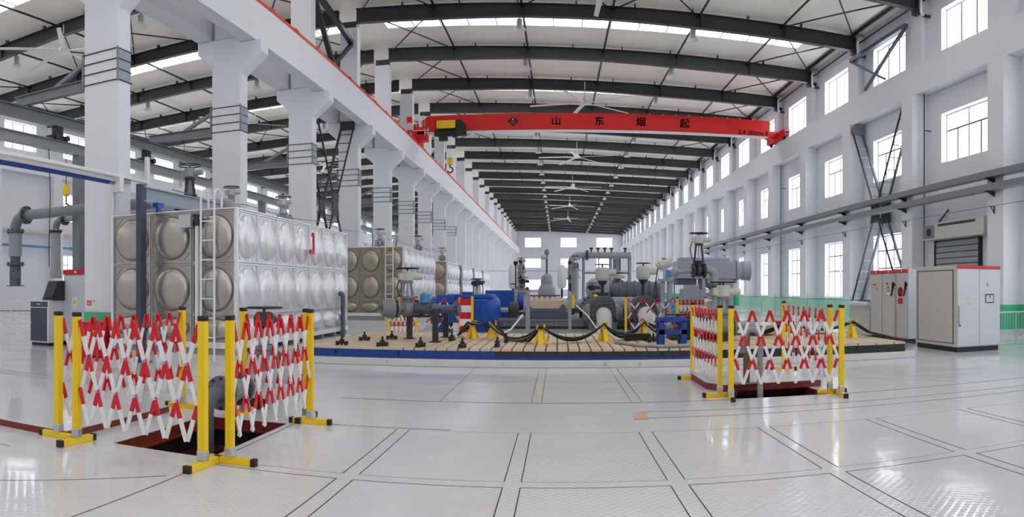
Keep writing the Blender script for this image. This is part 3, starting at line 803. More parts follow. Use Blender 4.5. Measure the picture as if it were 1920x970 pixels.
for k, (y0, y1, lb) in enumerate(((16.46, 17.12, 'narrow grey cabinet with a red prohibition sign, right of its row of three'), (17.20, 17.98, 'narrow grey cabinet with three small lamps, middle of its row'), (18.02, 18.78, 'narrow grey cabinet with a tiny red label, beside the low console'))):
    t = thing('control_cabinet', lb, 'cabinet', (9.33, y0, 0), group='narrow cabinets with red tops'); w = y1-y0
    b = MB(); b.bx(0, 0.62, 0, w, 0.1, 2.06, 'cabinet_light' if k == 0 else 'cabinet_grey'); b.build('cabinet_body', t, bevel=0.006)
    b = MB(); b.bx(0.02, 0.6, 0.02, w-0.02, 0, 0.1, 'black'); b.build('plinth', t)
    b = MB(); b.bx(-0.025, 0, 0.015, w-0.015, 0.13, 1.95, 'cabinet_grey'); d = b.build('door', t, bevel=0.004)
    b = MB(); b.bx(-0.03, 0, 0, w, 1.96, 2.06, 'red'); b.bx(-0.033,-0.03,w/2-0.03,w/2+0.03,1.985,2.03,'white_paint'); b.build('top_strip', t, label='red strip along the top')
    q = MB()
    if k == 0:
        q.lathe([(0.15,0),(0.15,0.006),(0.11,0.006),(0.11,0.0)], (-0.026,w*0.62,1.42), (-1,0,0), 24, 'red'); q.bx(-0.03,-0.025,w*0.62-0.07,w*0.62+0.07,1.35,1.5,'dark_steel'); q.bar((-0.034,w*0.62-0.1,1.32),(-0.034,w*0.62+0.1,1.52),0.03,0.004,'red',up=(1,0,0)); q.bx(-0.029,-0.025,w*0.62-0.14,w*0.62+0.14,1.08,1.24,'red'); q.build('prohibition_sign', d)
    elif k == 1:
        for j in range(3): q.cyl((-0.045,w*0.5,1.36+0.09*j),(-0.025,w*0.5,1.36+0.09*j),0.02,n=10,m='black' if j else 'lamp_green')
        q.cyl((-0.045,w*0.6,1.66),(-0.025,w*0.6,1.66),0.03,n=10,m='black'); q.build('indicator_lamp', d)
    else: q.bx(-0.029,-0.025,w*0.45,w*0.8,1.62,1.66,'red'); q.bx(-0.029,-0.025,w*0.4,w*0.45,1.45,1.55,'dark_steel'); q.build('label_plate', d)
    if k < 2:
        q = MB(); q.cyl((-0.05,0.06,1.62),(0.0,0.06,1.62),0.05,n=12,m='black'); q.bar((-0.05,0.06,1.7),(-0.05,0.1,1.5),0.05,0.04,'black'); q.bar((-0.05,0.1,1.5),(-0.06,0.17,1.3),0.03,0.03,'black'); q.build('handle', d)
t = thing('control_console', 'low beige console with a ledge, standing beside the narrow cabinets', 'console', (9.35, 18.95, 0))
b = MB(); b.bx(0, 0.9, 0, 1.35, 0.05, 0.98, 'cabinet_grey'); b.build('console_body', t, bevel=0.01)
b = MB(); b.prism([(-0.12,0.98),(0.95,0.98),(0.95,1.12),(-0.05,1.1),(-0.12,1.05)], 'xz', -0.05, 1.45, 'cabinet_light'); b.build('console_top', t)
b = MB(); b.bx(0.1,0.7,0.3,1.1,1.11,1.135,'dark_steel'); b.build('instrument_panel', t)
# railing and glass balustrade by the right wall
t = thing('steel_railing', 'thin steel railing in front of the green wall right of the cabinets', 'railing', (10.7, 14.4, 0))
b = MB(); b.bx(0,2.2,-0.02,0.02,0.86,0.9,'galv'); b.bx(0,2.2,-0.015,0.015,0.08,0.11,'galv'); b.build('rail', t)
for k in range(23): q = MB(); r_ = 0.022 if k % 8 == 0 else 0.009; q.cyl((0.05+0.095*k,0,0 if k % 8 == 0 else 0.1),(0.05+0.095*k,0,0.87),r_,n=8,m='galv'); q.build('baluster', t)
t = thing('glass_balustrade', 'greenish glass balustrade along the right wall behind the barrier', 'balustrade', (12.3, 24.2, 0))
for k in range(8): q = MB(); q.bx(-0.008,0.008,0.08+2.6*k,2.52+2.6*k,0.1,1.0,'glass_green'); q.build('glass_panel', t)
for k in range(9): q = MB(); q.cyl((0,2.6*k,0),(0,2.6*k,1.25),0.022,n=8,m='galv'); q.build('post', t)
# ================================================================ valves (used on tanks, pipes and skids)
def elbow(b, c, r, R, a0, a1, plane, m, n=12, k=8):
    b.tube(arc(c, R, a0, a1, plane, k), r, n, m)
def motor_valve(t, o=(0,0,0), r=0.12, h=0.9, rz=0.0, body='grey_paint', act='cream', wheel=True, length=0.5, cable=False, yoke=True):
    """flanged gate valve, pipe axis along local x turned by rz, with stem, actuator and handwheel; every piece a part of t"""
    M = Matrix.Translation(o) @ Matrix.Rotation(rz, 4, 'Z')
    def bd(b, name, **k):
        b.v = [tuple(M @ Vector(p)) for p in b.v]; return b.build(name, t, **k)
    b = MB(); L = length/2
    b.lathe([(r*0.9,-L),(r*0.9,-L*0.6),(r*1.35,-L*0.35),(r*1.45,0),(r*1.35,L*0.35),(r*0.9,L*0.6),(r*0.9,L)], (0,0,0), (1,0,0), 18, body)
    b.lathe([(r*0.9,0),(r*0.85,r*1.6),(r*1.3,r*1.7),(r*1.3,r*2.0),(r*0.8,r*2.05)], (0,0,0), (0,0,1), 16, body); bd(b, 'valve_body')
    for s in (-1, 1):
        b = MB(); b.flange((s*L,0,0), (1,0,0), r*1.55, 0.05, 8, body); bd(b, 'flange')
    z = r*2.05; zt = h
    b = MB()
    if yoke:
        for s in (-1, 1): b.bar((s*r*0.9,0,z), (s*r*0.55,0,zt-0.02), r*0.35, r*0.35, body, up=(0,1,0))
        b.bx(-r*0.8, r*0.8, -r*0.6, r*0.6, zt-0.05, zt, body)
    else: b.lathe([(r*0.5,z),(r*0.4,zt)], n=12, m=body)
    bd(b, 'yoke')
    b = MB(); b.cyl((0,0,z),(0,0,zt),r*0.16,n=8,m='bolt_steel'); bd(b, 'stem')
    q = max(r, 0.11)
    b = MB(); b.lathe([(q*0.7,zt),(q*1.0,zt+0.03),(q*1.0,zt+q*1.5),(q*0.8,zt+q*1.75)], n=14, m=act)
    b.cyl((q*0.5,0,zt+q*0.85),(q*2.5,0,zt+q*0.85),q*0.62,q*0.5,14,act); b.bx(-q*1.5,-q*0.5,-q*0.55,q*0.55,zt+q*0.3,zt+q*1.4,act); bd(b, 'actuator', bevel=0.01)
    if wheel:
        b = MB(); zz = zt+q*2.2; b.cyl((0,0,zt+q*1.7),(0,0,zz),q*0.14,n=8,m='black')
        rw = q*1.9; b.tube([(rw*math.cos(2*PI*i/18), rw*math.sin(2*PI*i/18), zz) for i in range(19)], q*0.12, 6, 'black', cap=False)
        for i in range(3):
            a = 2*PI*i/3; b.cyl((0,0,zz),(rw*math.cos(a),rw*math.sin(a),zz),q*0.09,n=6,m='black')
        bd(b, 'handwheel')
    if cable:
        b = MB(); b.tube([(-q*1.4,0,zt+q*0.4),(-q*1.9,-0.02,zt-0.15),(-q*1.6,-0.05,zt*0.5),(-q*1.1,-0.05,z)], 0.012, 6, 'rubber'); bd(b, 'cable')

# ================================================================ side aisle on the left
t = thing('column_bracket', '', 'bracket')
b = MB(); b.ibeam((-10.1,0.25,6.43),(-12.55,0.25,6.43),0.18,0.28,0.02,'grey_paint'); b.build('arm', t)
b = MB(); b.bar((-11.2,0.25,6.55),(-10.15,0.25,7.05),0.1,0.1,'grey_paint'); b.build('diagonal_stay', t)
b = MB(); b.bx(-10.14,-10.075,0.0,0.5,6.25,7.15,'grey_paint'); b.build('end_plate', t)
for z in (6.32, 6.58, 6.84, 7.10):
    b = MB(); e = 0.02
    b.bx(CX0-e,CX1+e,-e,0,z-0.012,z+0.012,'black'); b.bx(CX1,CX1+e,-e,CD+e,z-0.012,z+0.012,'black'); b.bx(CX0-e,CX1+e,CD,CD+e,z-0.012,z+0.012,'black'); b.build('strap', t)
b = MB(); b.bx(CX1+0.0,CX1+0.03,-0.03,0.0,6.28,7.14,'grey_paint'); b.build('corner_angle', t)
b = MB(); b.bx(CX1,CX1+0.012,0.02,CD-0.02,6.32,7.1,'blue_grey'); b.build('side_plate', t)
for k, y in enumerate([12+6*q for q in range(9)]):
    lb = 'grey bracket strapped with black bands round a white column, %s from the camera' % ORD[k]
    if k == 0: t.location = (0, y, 0); t['label'] = lb; t['group'] = 'strapped column brackets'
    else: dup(t, (0, y, 0), 0, lb, 'strapped column brackets')
g = MB(); g.ibeam((-12.35,5,6.13),(-12.35,66,6.13),0.22,0.32,0.025,'grey_paint'); tag(g.build('monorail_track'), 'grey upper monorail hanging under the column brackets in the aisle', 'monorail')
t = thing('monorail_track', 'grey lower monorail on posts beside the left columns', 'monorail', (-12.35, 5, 5.43))
g = MB(); g.ibeam((0,0,0),(0,61,0),0.2,0.3,0.025,'mid_grey'); g.build('track', t)
for k in range(8):
    g = MB(); g.bx(-0.12,0.12,9.35+6*k,9.6+6*k,-5.43,-0.15,'grey_paint'); g.bx(-0.25,0.25,9.2+6*k,9.75+6*k,-5.43,-5.41,'grey_paint'); g.build('post', t)
for k, (y, lb) in enumerate(((13.6, 'black trolley between the two aisle monorails, left of the first column'), (17.8, 'black trolley between the two aisle monorails, right of the first column'), (22.5, 'black trolley between the two aisle monorails, behind the second column'))):
    t = thing('hoist_trolley', lb, 'trolley', (-12.35, y, 5.58), group='monorail trolleys')
    b = MB(); b.bx(-0.14,0.14,-0.3,0.3,0.0,0.12,'black'); b.bx(-0.1,0.1,-0.12,0.12,0.12,0.39,'black'); b.build('trolley_body', t)
    for s in (-1, 1):
        for yy in (-0.2, 0.2): q = MB(); q.cyl((s*0.14,yy,0.06),(s*0.2,yy,0.06),0.08,n=12,m='dark_steel'); q.build('wheel', t)
t = thing('chain_hoist', 'small yellow hook hanging on a chain left of the first column', 'hoist', (-12.35, 13.95, 0.45))
b = MB(); b.cyl((0,0,3.92),(0,0,4.83),0.012,n=6,m='dark_steel'); b.bx(-0.05,0.05,-0.05,0.05,4.4,4.5,'black'); b.build('chain', t)
b = MB(); b.lathe([(0.04,3.6),(0.09,3.66),(0.1,3.82),(0.05,3.95)], n=12, m='yellow'); b.build('hook_block', t, label='yellow hook block')
b = MB(); b.cyl((0,0,3.4),(0,0,3.6),0.02,n=8,m='black'); b.tube(arc((0,0,3.33),0.08,PI/2,-PI*0.8,'xz',10),0.022,8,'black'); b.build('hook', t)
b = MB(); b.tube([(0,0,5.28),(0.05,0,4.0),(0.0,0,2.6),(0.02,0,2.1)],0.012,6,'black'); tag(b.build('hoist_cable', loc=(-12.30,13.2,0)), 'thin black control cable hanging beside the yellow hook', 'cable')
# tank filling pipes with flanged elbows
t = thing('filling_pipe', 'thick dark grey pipe with elbow and open spout left of the first column', 'pipe', (0, 14.0, 3.66))
b = MB(); b.tube([(-14.0,0,0),(-9.5,0,0)], 0.15, 16, 'grey_paint'); b.build('pipe_run', t)
b = MB(); elbow(b,(-14.0,0,-0.4),0.16,0.4,PI/2,PI,'xz','grey_paint',16); b.build('elbow', t)
for c, ax in (((-13.95,0,0),(1,0,0)), ((-14.4,0,-0.45),(0,0,1)), ((-14.4,0,-1.42),(0,0,1))): b = MB(); b.flange(c, ax, 0.27, 0.07, 8, 'slate'); b.build('flange', t)
b = MB(); b.lathe([(0.2,-0.5),(0.2,-1.2)], (-14.4,0,0), n=16, m='mid_grey'); b.build('flexible_joint', t)
b = MB(); b.lathe([(0.16,-1.2),(0.15,-1.42),(0.17,-1.5),(0.17,-2.05)], (-14.4,0,0), n=16, m='slate'); b.lathe([(0.24,-1.65),(0.24,-1.85)], (-14.4,0,0), n=4, m='slate'); b.build('spout', t, label='blue grey spout')
b = MB(); b.bx(-14.75,-14.05,-0.03,0.03,-2.08,-2.05,'slate'); b.build('spout_plate', t)
t = thing('filling_pipe', 'thinner grey pipe with elbow and hose behind the thick filling pipe', 'pipe', (0, 17.0, 3.86))
b = MB(); b.tube([(-15.2,0,0),(-9.8,0,0)], 0.11, 14, 'mid_grey'); b.build('pipe_run', t)
b = MB(); elbow(b,(-15.2,0,-0.32),0.12,0.32,PI/2,PI,'xz','grey_paint',14); b.build('elbow', t)
for c, ax in (((-15.1,0,0),(1,0,0)), ((-15.52,0,-0.4),(0,0,1))): b = MB(); b.flange(c, ax, 0.22, 0.07, 8, 'dark_steel'); b.build('flange', t)
b = MB(); b.lathe([(0.17,-0.45),(0.17,-1.7),(0.2,-1.75),(0.2,-2.0)], (-15.52,0,0), n=14, m='mid_grey'); b.build('hose', t)
t = thing('tank_inlet_pipe', 'grey bent inlet pipe with motor valve dropping into the large tank', 'pipe', (-9.1, 15.1, 3.66))
b = MB(); b.tube([(-0.4,0,0),(-0.3,0,0)], 0.15, 16, 'grey_paint'); b.tube([(0.3,0,0),(1.0,0,0)] + arc((1.0,0,-0.3),0.3,PI/2,0,'xz',8) + [(1.3,0,-0.56)], 0.15, 16, 'mid_grey'); b.build('pipe_run', t)
motor_valve(t, (0,0,0), 0.15, 0.75, 0, 'dark_steel', 'mid_grey', True, 0.6)
t = thing('tank_valve', 'beige motor valve standing on the large tank beside its ladder', 'valve', (-8.3, 15.9, 3.102))
b = MB(); b.cyl((0,0,0),(0,0,0.45),0.09,n=14,m='mid_grey'); b.build('riser', t)
motor_valve(t, (0,0,0.45), 0.1, 0.42, 0, 'mid_grey', 'cream', True, 0.36)
t = thing('tank_valve', 'beige motor valve standing near the middle of the large tank', 'valve', (-7.2, 16.8, 3.102))
b = MB(); b.cyl((0,0,0),(0,0,0.25),0.09,n=14,m='mid_grey'); b.build('riser', t)
motor_valve(t, (0,0,0.25), 0.1, 0.4, 0, 'mid_grey', 'cream', True, 0.36)
for x, y, z, lb in ((-7.4, 27.5, 3.182, 'small beige valve on top of the second steel tank'), (-6.6, 31.5, 3.182, 'small beige valve at the far end of the second steel tank'), (-6.6, 38.2, 3.012, 'small beige valve on top of the third steel tank')):
    t = thing('tank_valve', lb, 'valve', (x, y, z)); b = MB(); b.cyl((0,0,0),(0,0,0.25),0.08,n=12,m='mid_grey'); b.build('riser', t)
    motor_valve(t, (0,0,0.25), 0.09, 0.34, 0.4, 'mid_grey', 'cream', True, 0.3)
t = thing('tank_monorail', 'blue grey beam above the large tank on a dark upright post', 'beam', (-8.0, 11.35, 0))
b = MB(); b.ibeam((0,0,3.46),(0,3.4,3.46),0.16,0.32,0.025,'blue_grey'); b.build('rail_beam', t)
b = MB(); b.bx(-0.06,0.06,-0.1,0.1,0.0,3.66,'dark_blue_grey'); b.bx(-0.18,0.18,-0.14,0.14,0.0,0.02,'dark_blue_grey'); b.build('post', t)
b = MB(); b.bx(-0.09,0.09,3.3,3.42,3.1,3.3,'dark_blue_grey'); b.build('end_support', t)
b = MB(); b.bx(0.08,0.2,0.3,0.55,3.2,3.3,'blue'); b.cyl((0.14,0.42,3.1),(0.14,0.42,3.2),0.06,n=12,m='blue'); b.build('trolley_motor', t, label='small blue trolley motor')
# conduits and wires along the columns
t = thing('cable_duct', 'white duct and blue pipe running to the first left column', 'duct', (-8.98, 5.5, 4.0))
b = MB(); b.bx(-0.06,0.06,0,7.4,-0.03,0.03,'white_paint'); b.build('duct', t)
b = MB(); b.cyl((-0.22,0,-0.12),(-0.22,6.3,-0.12),0.05,n=12,m='deep_blue'); b.build('pipe', t, label='blue pipe')
b = MB(); b.cyl((-0.12,0,-0.02),(-0.12,6.3,-0.05),0.06,n=12,m='white_paint'); b.build('pipe', t, label='white pipe')
b = MB(); b.bx(-0.14,0.06,6.34,6.49,-0.35,-0.03,'white_paint'); b.tube([(-0.22,6.3,-0.12),(-0.1,6.35,-0.16),(-0.02,6.4,-0.1),(0.0,6.8,-0.08)],0.04,8,'bolt_steel'); b.build('bracket', t)
b = MB(); b.bx(-0.02,0.06,7.4,7.5,-0.05,0.6,'white_paint'); b.build('riser', t)
pts = [(-8.95, 14.0, 3.95)]
for k in range(1, 8):
    y0, y1 = 12+6*(k-1)+(2 if k == 1 else 0), 12+6*k
    for q in range(1, 7): u = q/6; pts.append((-8.98, y0+(y1-y0)*u, 3.95+0.07*k-0.25*4*u*(1-u)*0.5))
b = MB(); b.tube(pts, 0.014, 6, 'grey_paint'); tag(b.build('overhead_wire'), 'thin wire slung from column to column above the tanks', 'wire')
b = MB(); b.tube([(-9.2,11.96,2.2),(-9.2,11.96,4.0)],0.03,8,'white_paint'); b.bx(-9.24,-9.16,11.94,12.0,2.15,2.25,'mid_grey'); tag(b.build('conduit'), 'white conduit on the front of the first left column', 'conduit')
t = thing('wall_pipe', 'blue compressed air pipe along the far left wall', 'pipe', (XL+0.4, 22, 4.5))
b = MB(); b.cyl((0,0,0),(0,60,0),0.08,n=10,m='pipe_blue'); b.build('pipe_run', t)
for k in range(7): q = MB(); q.bx(-0.4,0.1,2+6*k,2.1+6*k,-0.14,-0.08,'dark_steel'); q.flange((0,4+6*k,0),(0,1,0),0.13,0.06,6,'pipe_blue'); q.build('bracket', t)
t = thing('wall_pipe', 'grey pipe along the far left wall above the blue one', 'pipe', (XL+0.4, 22, 5.5))
b = MB(); b.cyl((0,0,0),(0,60,0),0.16,n=12,m='cream'); b.build('pipe_run', t)
for k in range(7): q = MB(); q.bx(-0.4,0.1,2+6*k,2.1+6*k,-0.22,-0.15,'dark_steel'); q.build('bracket', t)
# cabinets and fence in the aisle
t = thing('control_cabinet', 'tall light grey cabinet with red top left of the first column', 'cabinet', (-12.12, 13.6, 0))
b = MB(); b.bx(0,1.15,0,0.8,0.1,2.0,'cabinet_light'); b.build('cabinet_body', t, bevel=0.008)
b = MB(); b.bx(0.02,1.13,0.02,0.78,0,0.1,'black'); b.build('plinth', t)
b = MB(); b.bx(0.01,0.9,-0.025,0,0.12,1.86,'cabinet_light'); d = b.build('door', t, bevel=0.004)
b = MB(); b.bx(-0.005,0.95,-0.03,0,1.88,2.02,'red'); b.bx(0.4,0.46,-0.034,-0.03,1.92,1.98,'white_paint'); b.build('top_strip', t, label='red strip along the top')
b = MB(); b.bx(0.32,0.5,-0.03,-0.025,0.98,1.3,'white_paint'); sign_tri(b,(0.41,-0.03,1.18),0.07,'y',0.004,'yellow'); b.build('warning_sticker', d)
b = MB(); b.bx(0.78,0.84,-0.06,-0.025,1.25,1.45,'mid_grey'); b.bx(0.8,0.85,-0.05,-0.025,1.0,1.12,'black'); b.bx(0.72,0.74,-0.03,-0.025,0.55,0.7,'white_paint'); b.build('handle', d)
t = thing('operator_console', 'low console with dark blue door and black screen in the aisle', 'console', (-12.78, 13.0, 0))
b = MB(); b.bx(0,0.66,0,0.8,0.08,1.2,'white_paint'); b.build('console_body', t, bevel=0.01)
b = MB(); b.bx(0.02,0.64,0.03,0.77,0,0.08,'black'); b.build('plinth', t)
b = MB(); b.bx(0.02,0.6,-0.025,0,0.12,1.0,'dark_blue_grey'); d = b.build('door', t, bevel=0.004)
q = MB(); q.bx(0.02,0.04,-0.05,-0.025,0.55,0.66,'white_paint'); q.build('handle', d)
b = MB(); b.bx(0.02,0.62,-0.025,0,1.03,1.17,'dark_blue_grey'); b.bx(0.25,0.38,-0.03,-0.025,1.09,1.115,'white_paint'); b.build('drawer', t)
b = MB(); b.prism([(0.1,1.2),(0.7,1.2),(0.7,1.72),(0.35,1.72)], 'yz', 0.33, 0.72, 'dark_steel'); s = b.build('screen_housing', t)
b = MB(); b.prism([(0.1,1.27),(0.13,1.27),(0.34,1.68),(0.31,1.68)], 'yz', 0.36, 0.7, 'black'); b.build('screen', t)
t = thing('picket_fence', 'low white picket fence in the left aisle', 'fence', (-20.9, 18.0, 0), rz=math.atan2(2.0, 2.2))
b = MB(); b.bx(0,3.0,-0.02,0.02,1.0,1.05,'white_paint'); b.bx(0,3.0,-0.02,0.02,0.1,0.14,'white_paint'); b.bx(0,3.0,-0.02,0.02,0.6,0.64,'grey_paint'); b.build('rail', t)
for k in range(13): q = MB(); w = 0.05 if k % 6 == 0 else 0.03; q.bx(0.03+0.24*k,0.03+0.24*k+w,-0.02,0.02,0,1.05,'white_paint'); q.build('picket', t)
t = thing('hydrant_box', 'red fire equipment box at the foot of the first column', 'fire box', (-9.75, 11.45, 0))
b = MB(); b.bx(0,0.62,0,0.4,0.04,0.74,'red'); b.build('box_body', t, bevel=0.01)
b = MB(); b.bx(-0.01,0.63,-0.02,0.42,0.74,0.78,'red'); b.build('box_lid', t, bevel=0.008)
b = MB(); b.bx(0.4,0.5,-0.008,0,0.55,0.6,'yellow'); b.build('label_plate', t)
b = MB(); b.bx(0.03,0.59,0.03,0.37,0,0.04,'black'); b.build('foot_frame', t)
t = thing('wall_notice', 'white notice with a red square on the first left column', 'notice', (-9.98, 11.99, 1.02))
b = MB(); b.bx(0,0.26,-0.004,0.01,0,0.22,'white_paint'); b.bx(0.01,0.14,-0.006,-0.004,0.1,0.2,'red'); b.bx(0.04,0.11,-0.008,-0.006,0.12,0.18,'cream'); b.bx(0.0,0.26,-0.006,-0.004,0.205,0.22,'red'); b.build('notice_sheet', t)
# cover plates lifted beside the pits
t = thing('cover_plate', 'white floor cover plate with red brown edges beside the left pit', 'floor plate', (-6.3, 5.02, 0))
b = MB(); b.bx(0,1.86,0,1.86,0,0.07,'primer'); b.build('plate_edge', t)
b = MB(); b.bx(0,1.86,0,1.86,0.07,0.078,'floor'); b.build('plate_top', t)
t = thing('cover_plate', 'white floor cover plate with red brown edges lying at the right pit', 'floor plate', (2.18, 9.52, 0), rz=0.0)
b = MB(); b.prism([(0,0.35),(0.2,0.0),(1.75,0.12),(1.75,1.5),(0,1.5)], 'xy', 0, 0.1, 'primer'); b.build('plate_edge', t)
b = MB(); b.prism([(0,0.35),(0.2,0.0),(1.75,0.12),(1.75,1.5),(0,1.5)], 'xy', 0.1, 0.108, 'floor'); b.build('plate_top', t)
t = thing('wooden_board', 'small tan wooden board lying on the white floor', 'board', (0.86, 7.62, 0), rz=0.02)
b = MB(); b.prism([(0.0,0.0),(0.16,0.0),(0.2,0.42),(0.04,0.42)], 'xy', 0, 0.012, 'cardboard'); b.build('board', t)
# pipe into the left pit
t = thing('pit_pipe', 'grey flanged pipe with an elbow going down into the left pit', 'pipe', (-3.6, 6.35, 0))
b = MB(); b.tube([(0,0.3,0.33),(0,0.12,0.33)] + arc((0,0.12,0.15),0.18,PI/2,PI,'yz',6) + [(0,-0.06,-1.2)], 0.095, 16, 'slate'); b.build('elbow', t)
b = MB(); b.flange((0,0.32,0.33),(0,1,0),0.2,0.05,10,'grey_paint'); b.build('flange', t)
b = MB(); b.flange((0,0.72,0.33),(0,1,0),0.2,0.06,10,'slate'); b.build('flange', t)
b = MB(); b.cyl((0,0.34,0.33),(0,2.1,0.33),0.13,n=16,m='mid_grey'); b.build('pipe_run', t)
b = MB(); b.bx(-0.12,0.12,1.2,1.3,0,0.22,'dark_steel'); b.build('pipe_support', t)
t = thing('pit_valve', 'grey gate valve on the floor behind the left barriers', 'valve', (-4.3, 9.3, 0.36))
motor_valve(t, (0,0,0), 0.14, 0.55, PI/2, 'grey_paint', 'dark_steel', True, 0.6)
b = MB(); b.cyl((0,-0.3,0),(0,-0.36,0),0.14,n=14,m='mid_grey'); b.cyl((0,0.3,0),(0,1.1,0),0.13,n=14,m='mid_grey'); b.bx(-0.1,0.1,-0.05,0.05,-0.36,-0.13,'dark_steel'); b.build('pipe_stub', t)

# ================================================================ expanding barriers
def barrier(a, c, label, group, pitch=0.235, feet=(1, 1), z0=0.22, seg=0.325, turn=(0, 0)):
    a, c = Vector((*a, 0)), Vector((*c, 0)); L = (c-a).length
    t = thing('expanding_barrier', label, 'barrier', a, math.atan2(c.y-a.y, c.x-a.x), group)
    for k, x in enumerate((0, L)):
        b = MB(); b.bx(x-0.035,x+0.035,-0.03,0.03,0.05,1.24,'yellow'); b.bx(x-0.012,x+0.012,-0.034,-0.03,0.1,1.2,'yellow'); p = b.build('post', t, bevel=0.006)
        b = MB(); b.bx(x-0.038,x+0.038,-0.033,0.033,1.235,1.28,'black'); b.build('post_cap', p, bevel=0.008)
        b = MB(); b.bx(x-0.03,x+0.03,-0.2,0.2,0.0,0.062,'yellow'); f = b.build('foot', t, bevel=0.004)
        for s in (-1, 1):
            q = MB(); q.bx(x-0.032,x+0.032,min(s*0.2,s*0.245),max(s*0.2,s*0.245),0.0,0.066,'black'); q.build('end_cap', f, bevel=0.004)
        b = MB(); b.bx(x-0.04,x+0.04,-0.036,0.036,0.062,0.15,'galv'); b.build('socket', t, bevel=0.006)
    x0, x1 = 0.05, L-0.05; n = max(2, round((x1-x0)/pitch)); p = (x1-x0)/n; ztop = z0+3*seg
    for s, yy in ((1, -0.009), (-1, 0.009)):
        for k in range(-2, n+3):
            xs = x0+p*k if s > 0 else x0+p*k
            b = MB(); cnt = 0
            for i in range(3):
                xa, xb = xs+s*i*p/2, xs+s*(i+1)*p/2
                if min(xa, xb) < x0-1e-4 or max(xa, xb) > x1+1e-4: continue
                za, zb = ztop-i*seg, ztop-(i+1)*seg
                u = 0.44; xm, zm = xa+(xb-xa)*u, za+(zb-za)*u
                b.bar((xa,yy,za+0.012),(xm,yy,zm),0.014,0.039,'red',up=(1,0,0)); b.bar((xm,yy,zm),(xb,yy,zb-0.012),0.014,0.039,'white_paint',up=(1,0,0)); cnt += 1
            if cnt: b.build('lattice_bar', t)
    return t
G1 = 'barriers round the left pit'; G2 = 'barriers round the right pit'; G3 = 'barriers among the pumps'
barrier((-4.22, 4.92), (-2.78, 4.82), 'red and white expanding barrier along the front of the left pit', G1)
barrier((-4.52, 4.99), (-4.46, 7.22), 'red and white expanding barrier along the left side of the left pit', G1)
barrier((-2.65, 5.05), (-2.66, 6.96), 'red and white expanding barrier along the right side of the left pit', G1, pitch=0.25)
barrier((-3.6, 7.2), (-2.78, 7.15), 'red and white expanding barrier at the back of the left pit', G1, pitch=0.14)
barrier((2.21, 9.1), (2.20, 10.97), 'red and white expanding barrier along the left side of the right pit', G2, pitch=0.22)
barrier((2.30, 8.84), (3.83, 8.64), 'red and white expanding barrier along the front of the right pit', G2)
barrier((3.78, 8.93), (4.05, 11.75), 'red and white expanding barrier along the right side of the right pit', G2, pitch=0.36)
# ================================================================ slotted test bed
BZ = 0.35
b = MB(); b.bx(-5.1, 7.45, 12.82, 17.7, 0, 0.14, 'concrete'); struct(b.build('concrete_curb', bevel=0.012))
def bed(x0, x1, label, front, slots, pitch=0.215):
    t = thing('slotted_bed', label, 'test bed', (x0, 12.93, 0.14), group='cast iron test beds'); W = x1-x0; D = 4.6; H = BZ-0.14
    b = MB(); b.bx(0, W, 0, D, 0, H-0.045, front); b.build('bed_body', t)
    b = MB()
    xs = [0] + [s for s in slots if 0 < s < W] + [W]
    for a, c in zip(xs[:-1], xs[1:]): b.bx(a+(0.015 if a > 0 else 0), c-(0.015 if c < W else 0), -0.01, D, H-0.045, H, 'plate_tan')
    b.build('slotted_top', t, label='tan top plate cut by dark slots')
    if front == 'dark_steel': b = MB(); b.bx(0, W, -0.012, -0.002, 0, H*0.25, 'deep_blue'); b.build('lower_edge', t, label='blue strip along the lower edge')
    for k in range(int(W//1.3)):
        q = MB(); x = 0.6+1.3*k; q.bx(x-0.02, x+0.02, -0.02, 0.0, 0.06, 0.14, 'black'); q.build('end_stop', t)
    return t
bed(-5.0, -1.2, 'left section of the slotted test bed, with a blue front', 'deep_blue', [2.0+0.215*k for k in range(10)])
bed(-1.195, 2.9, 'middle section of the slotted test bed, crossed by black cables', 'dark_steel', [0.1+0.215*k for k in range(20)])
bed(2.905, 7.25, 'right section of the slotted test bed, behind the right barriers', 'black', [0.2+0.43*k for k in range(10)])
for s, x, w in (('11', -1.05, 'eleven on the white curb below the bed seam'), ('60', -3.3, 'sixty on the white curb below the blue bed front'), ('62', 1.55, 'sixty two on the curb near the blue frame stand'), ('61', 0.9, 'sixty one on the curb below the nearest yellow stand')):
    t = thing('stencil_mark', 'faint stencilled number '+w, 'marking', (x, 12.815, 0.07))
    text_mesh('digits', s, 0.06, 'mid_grey', t, (0,0,0), (PI/2,0,0), 0.002)
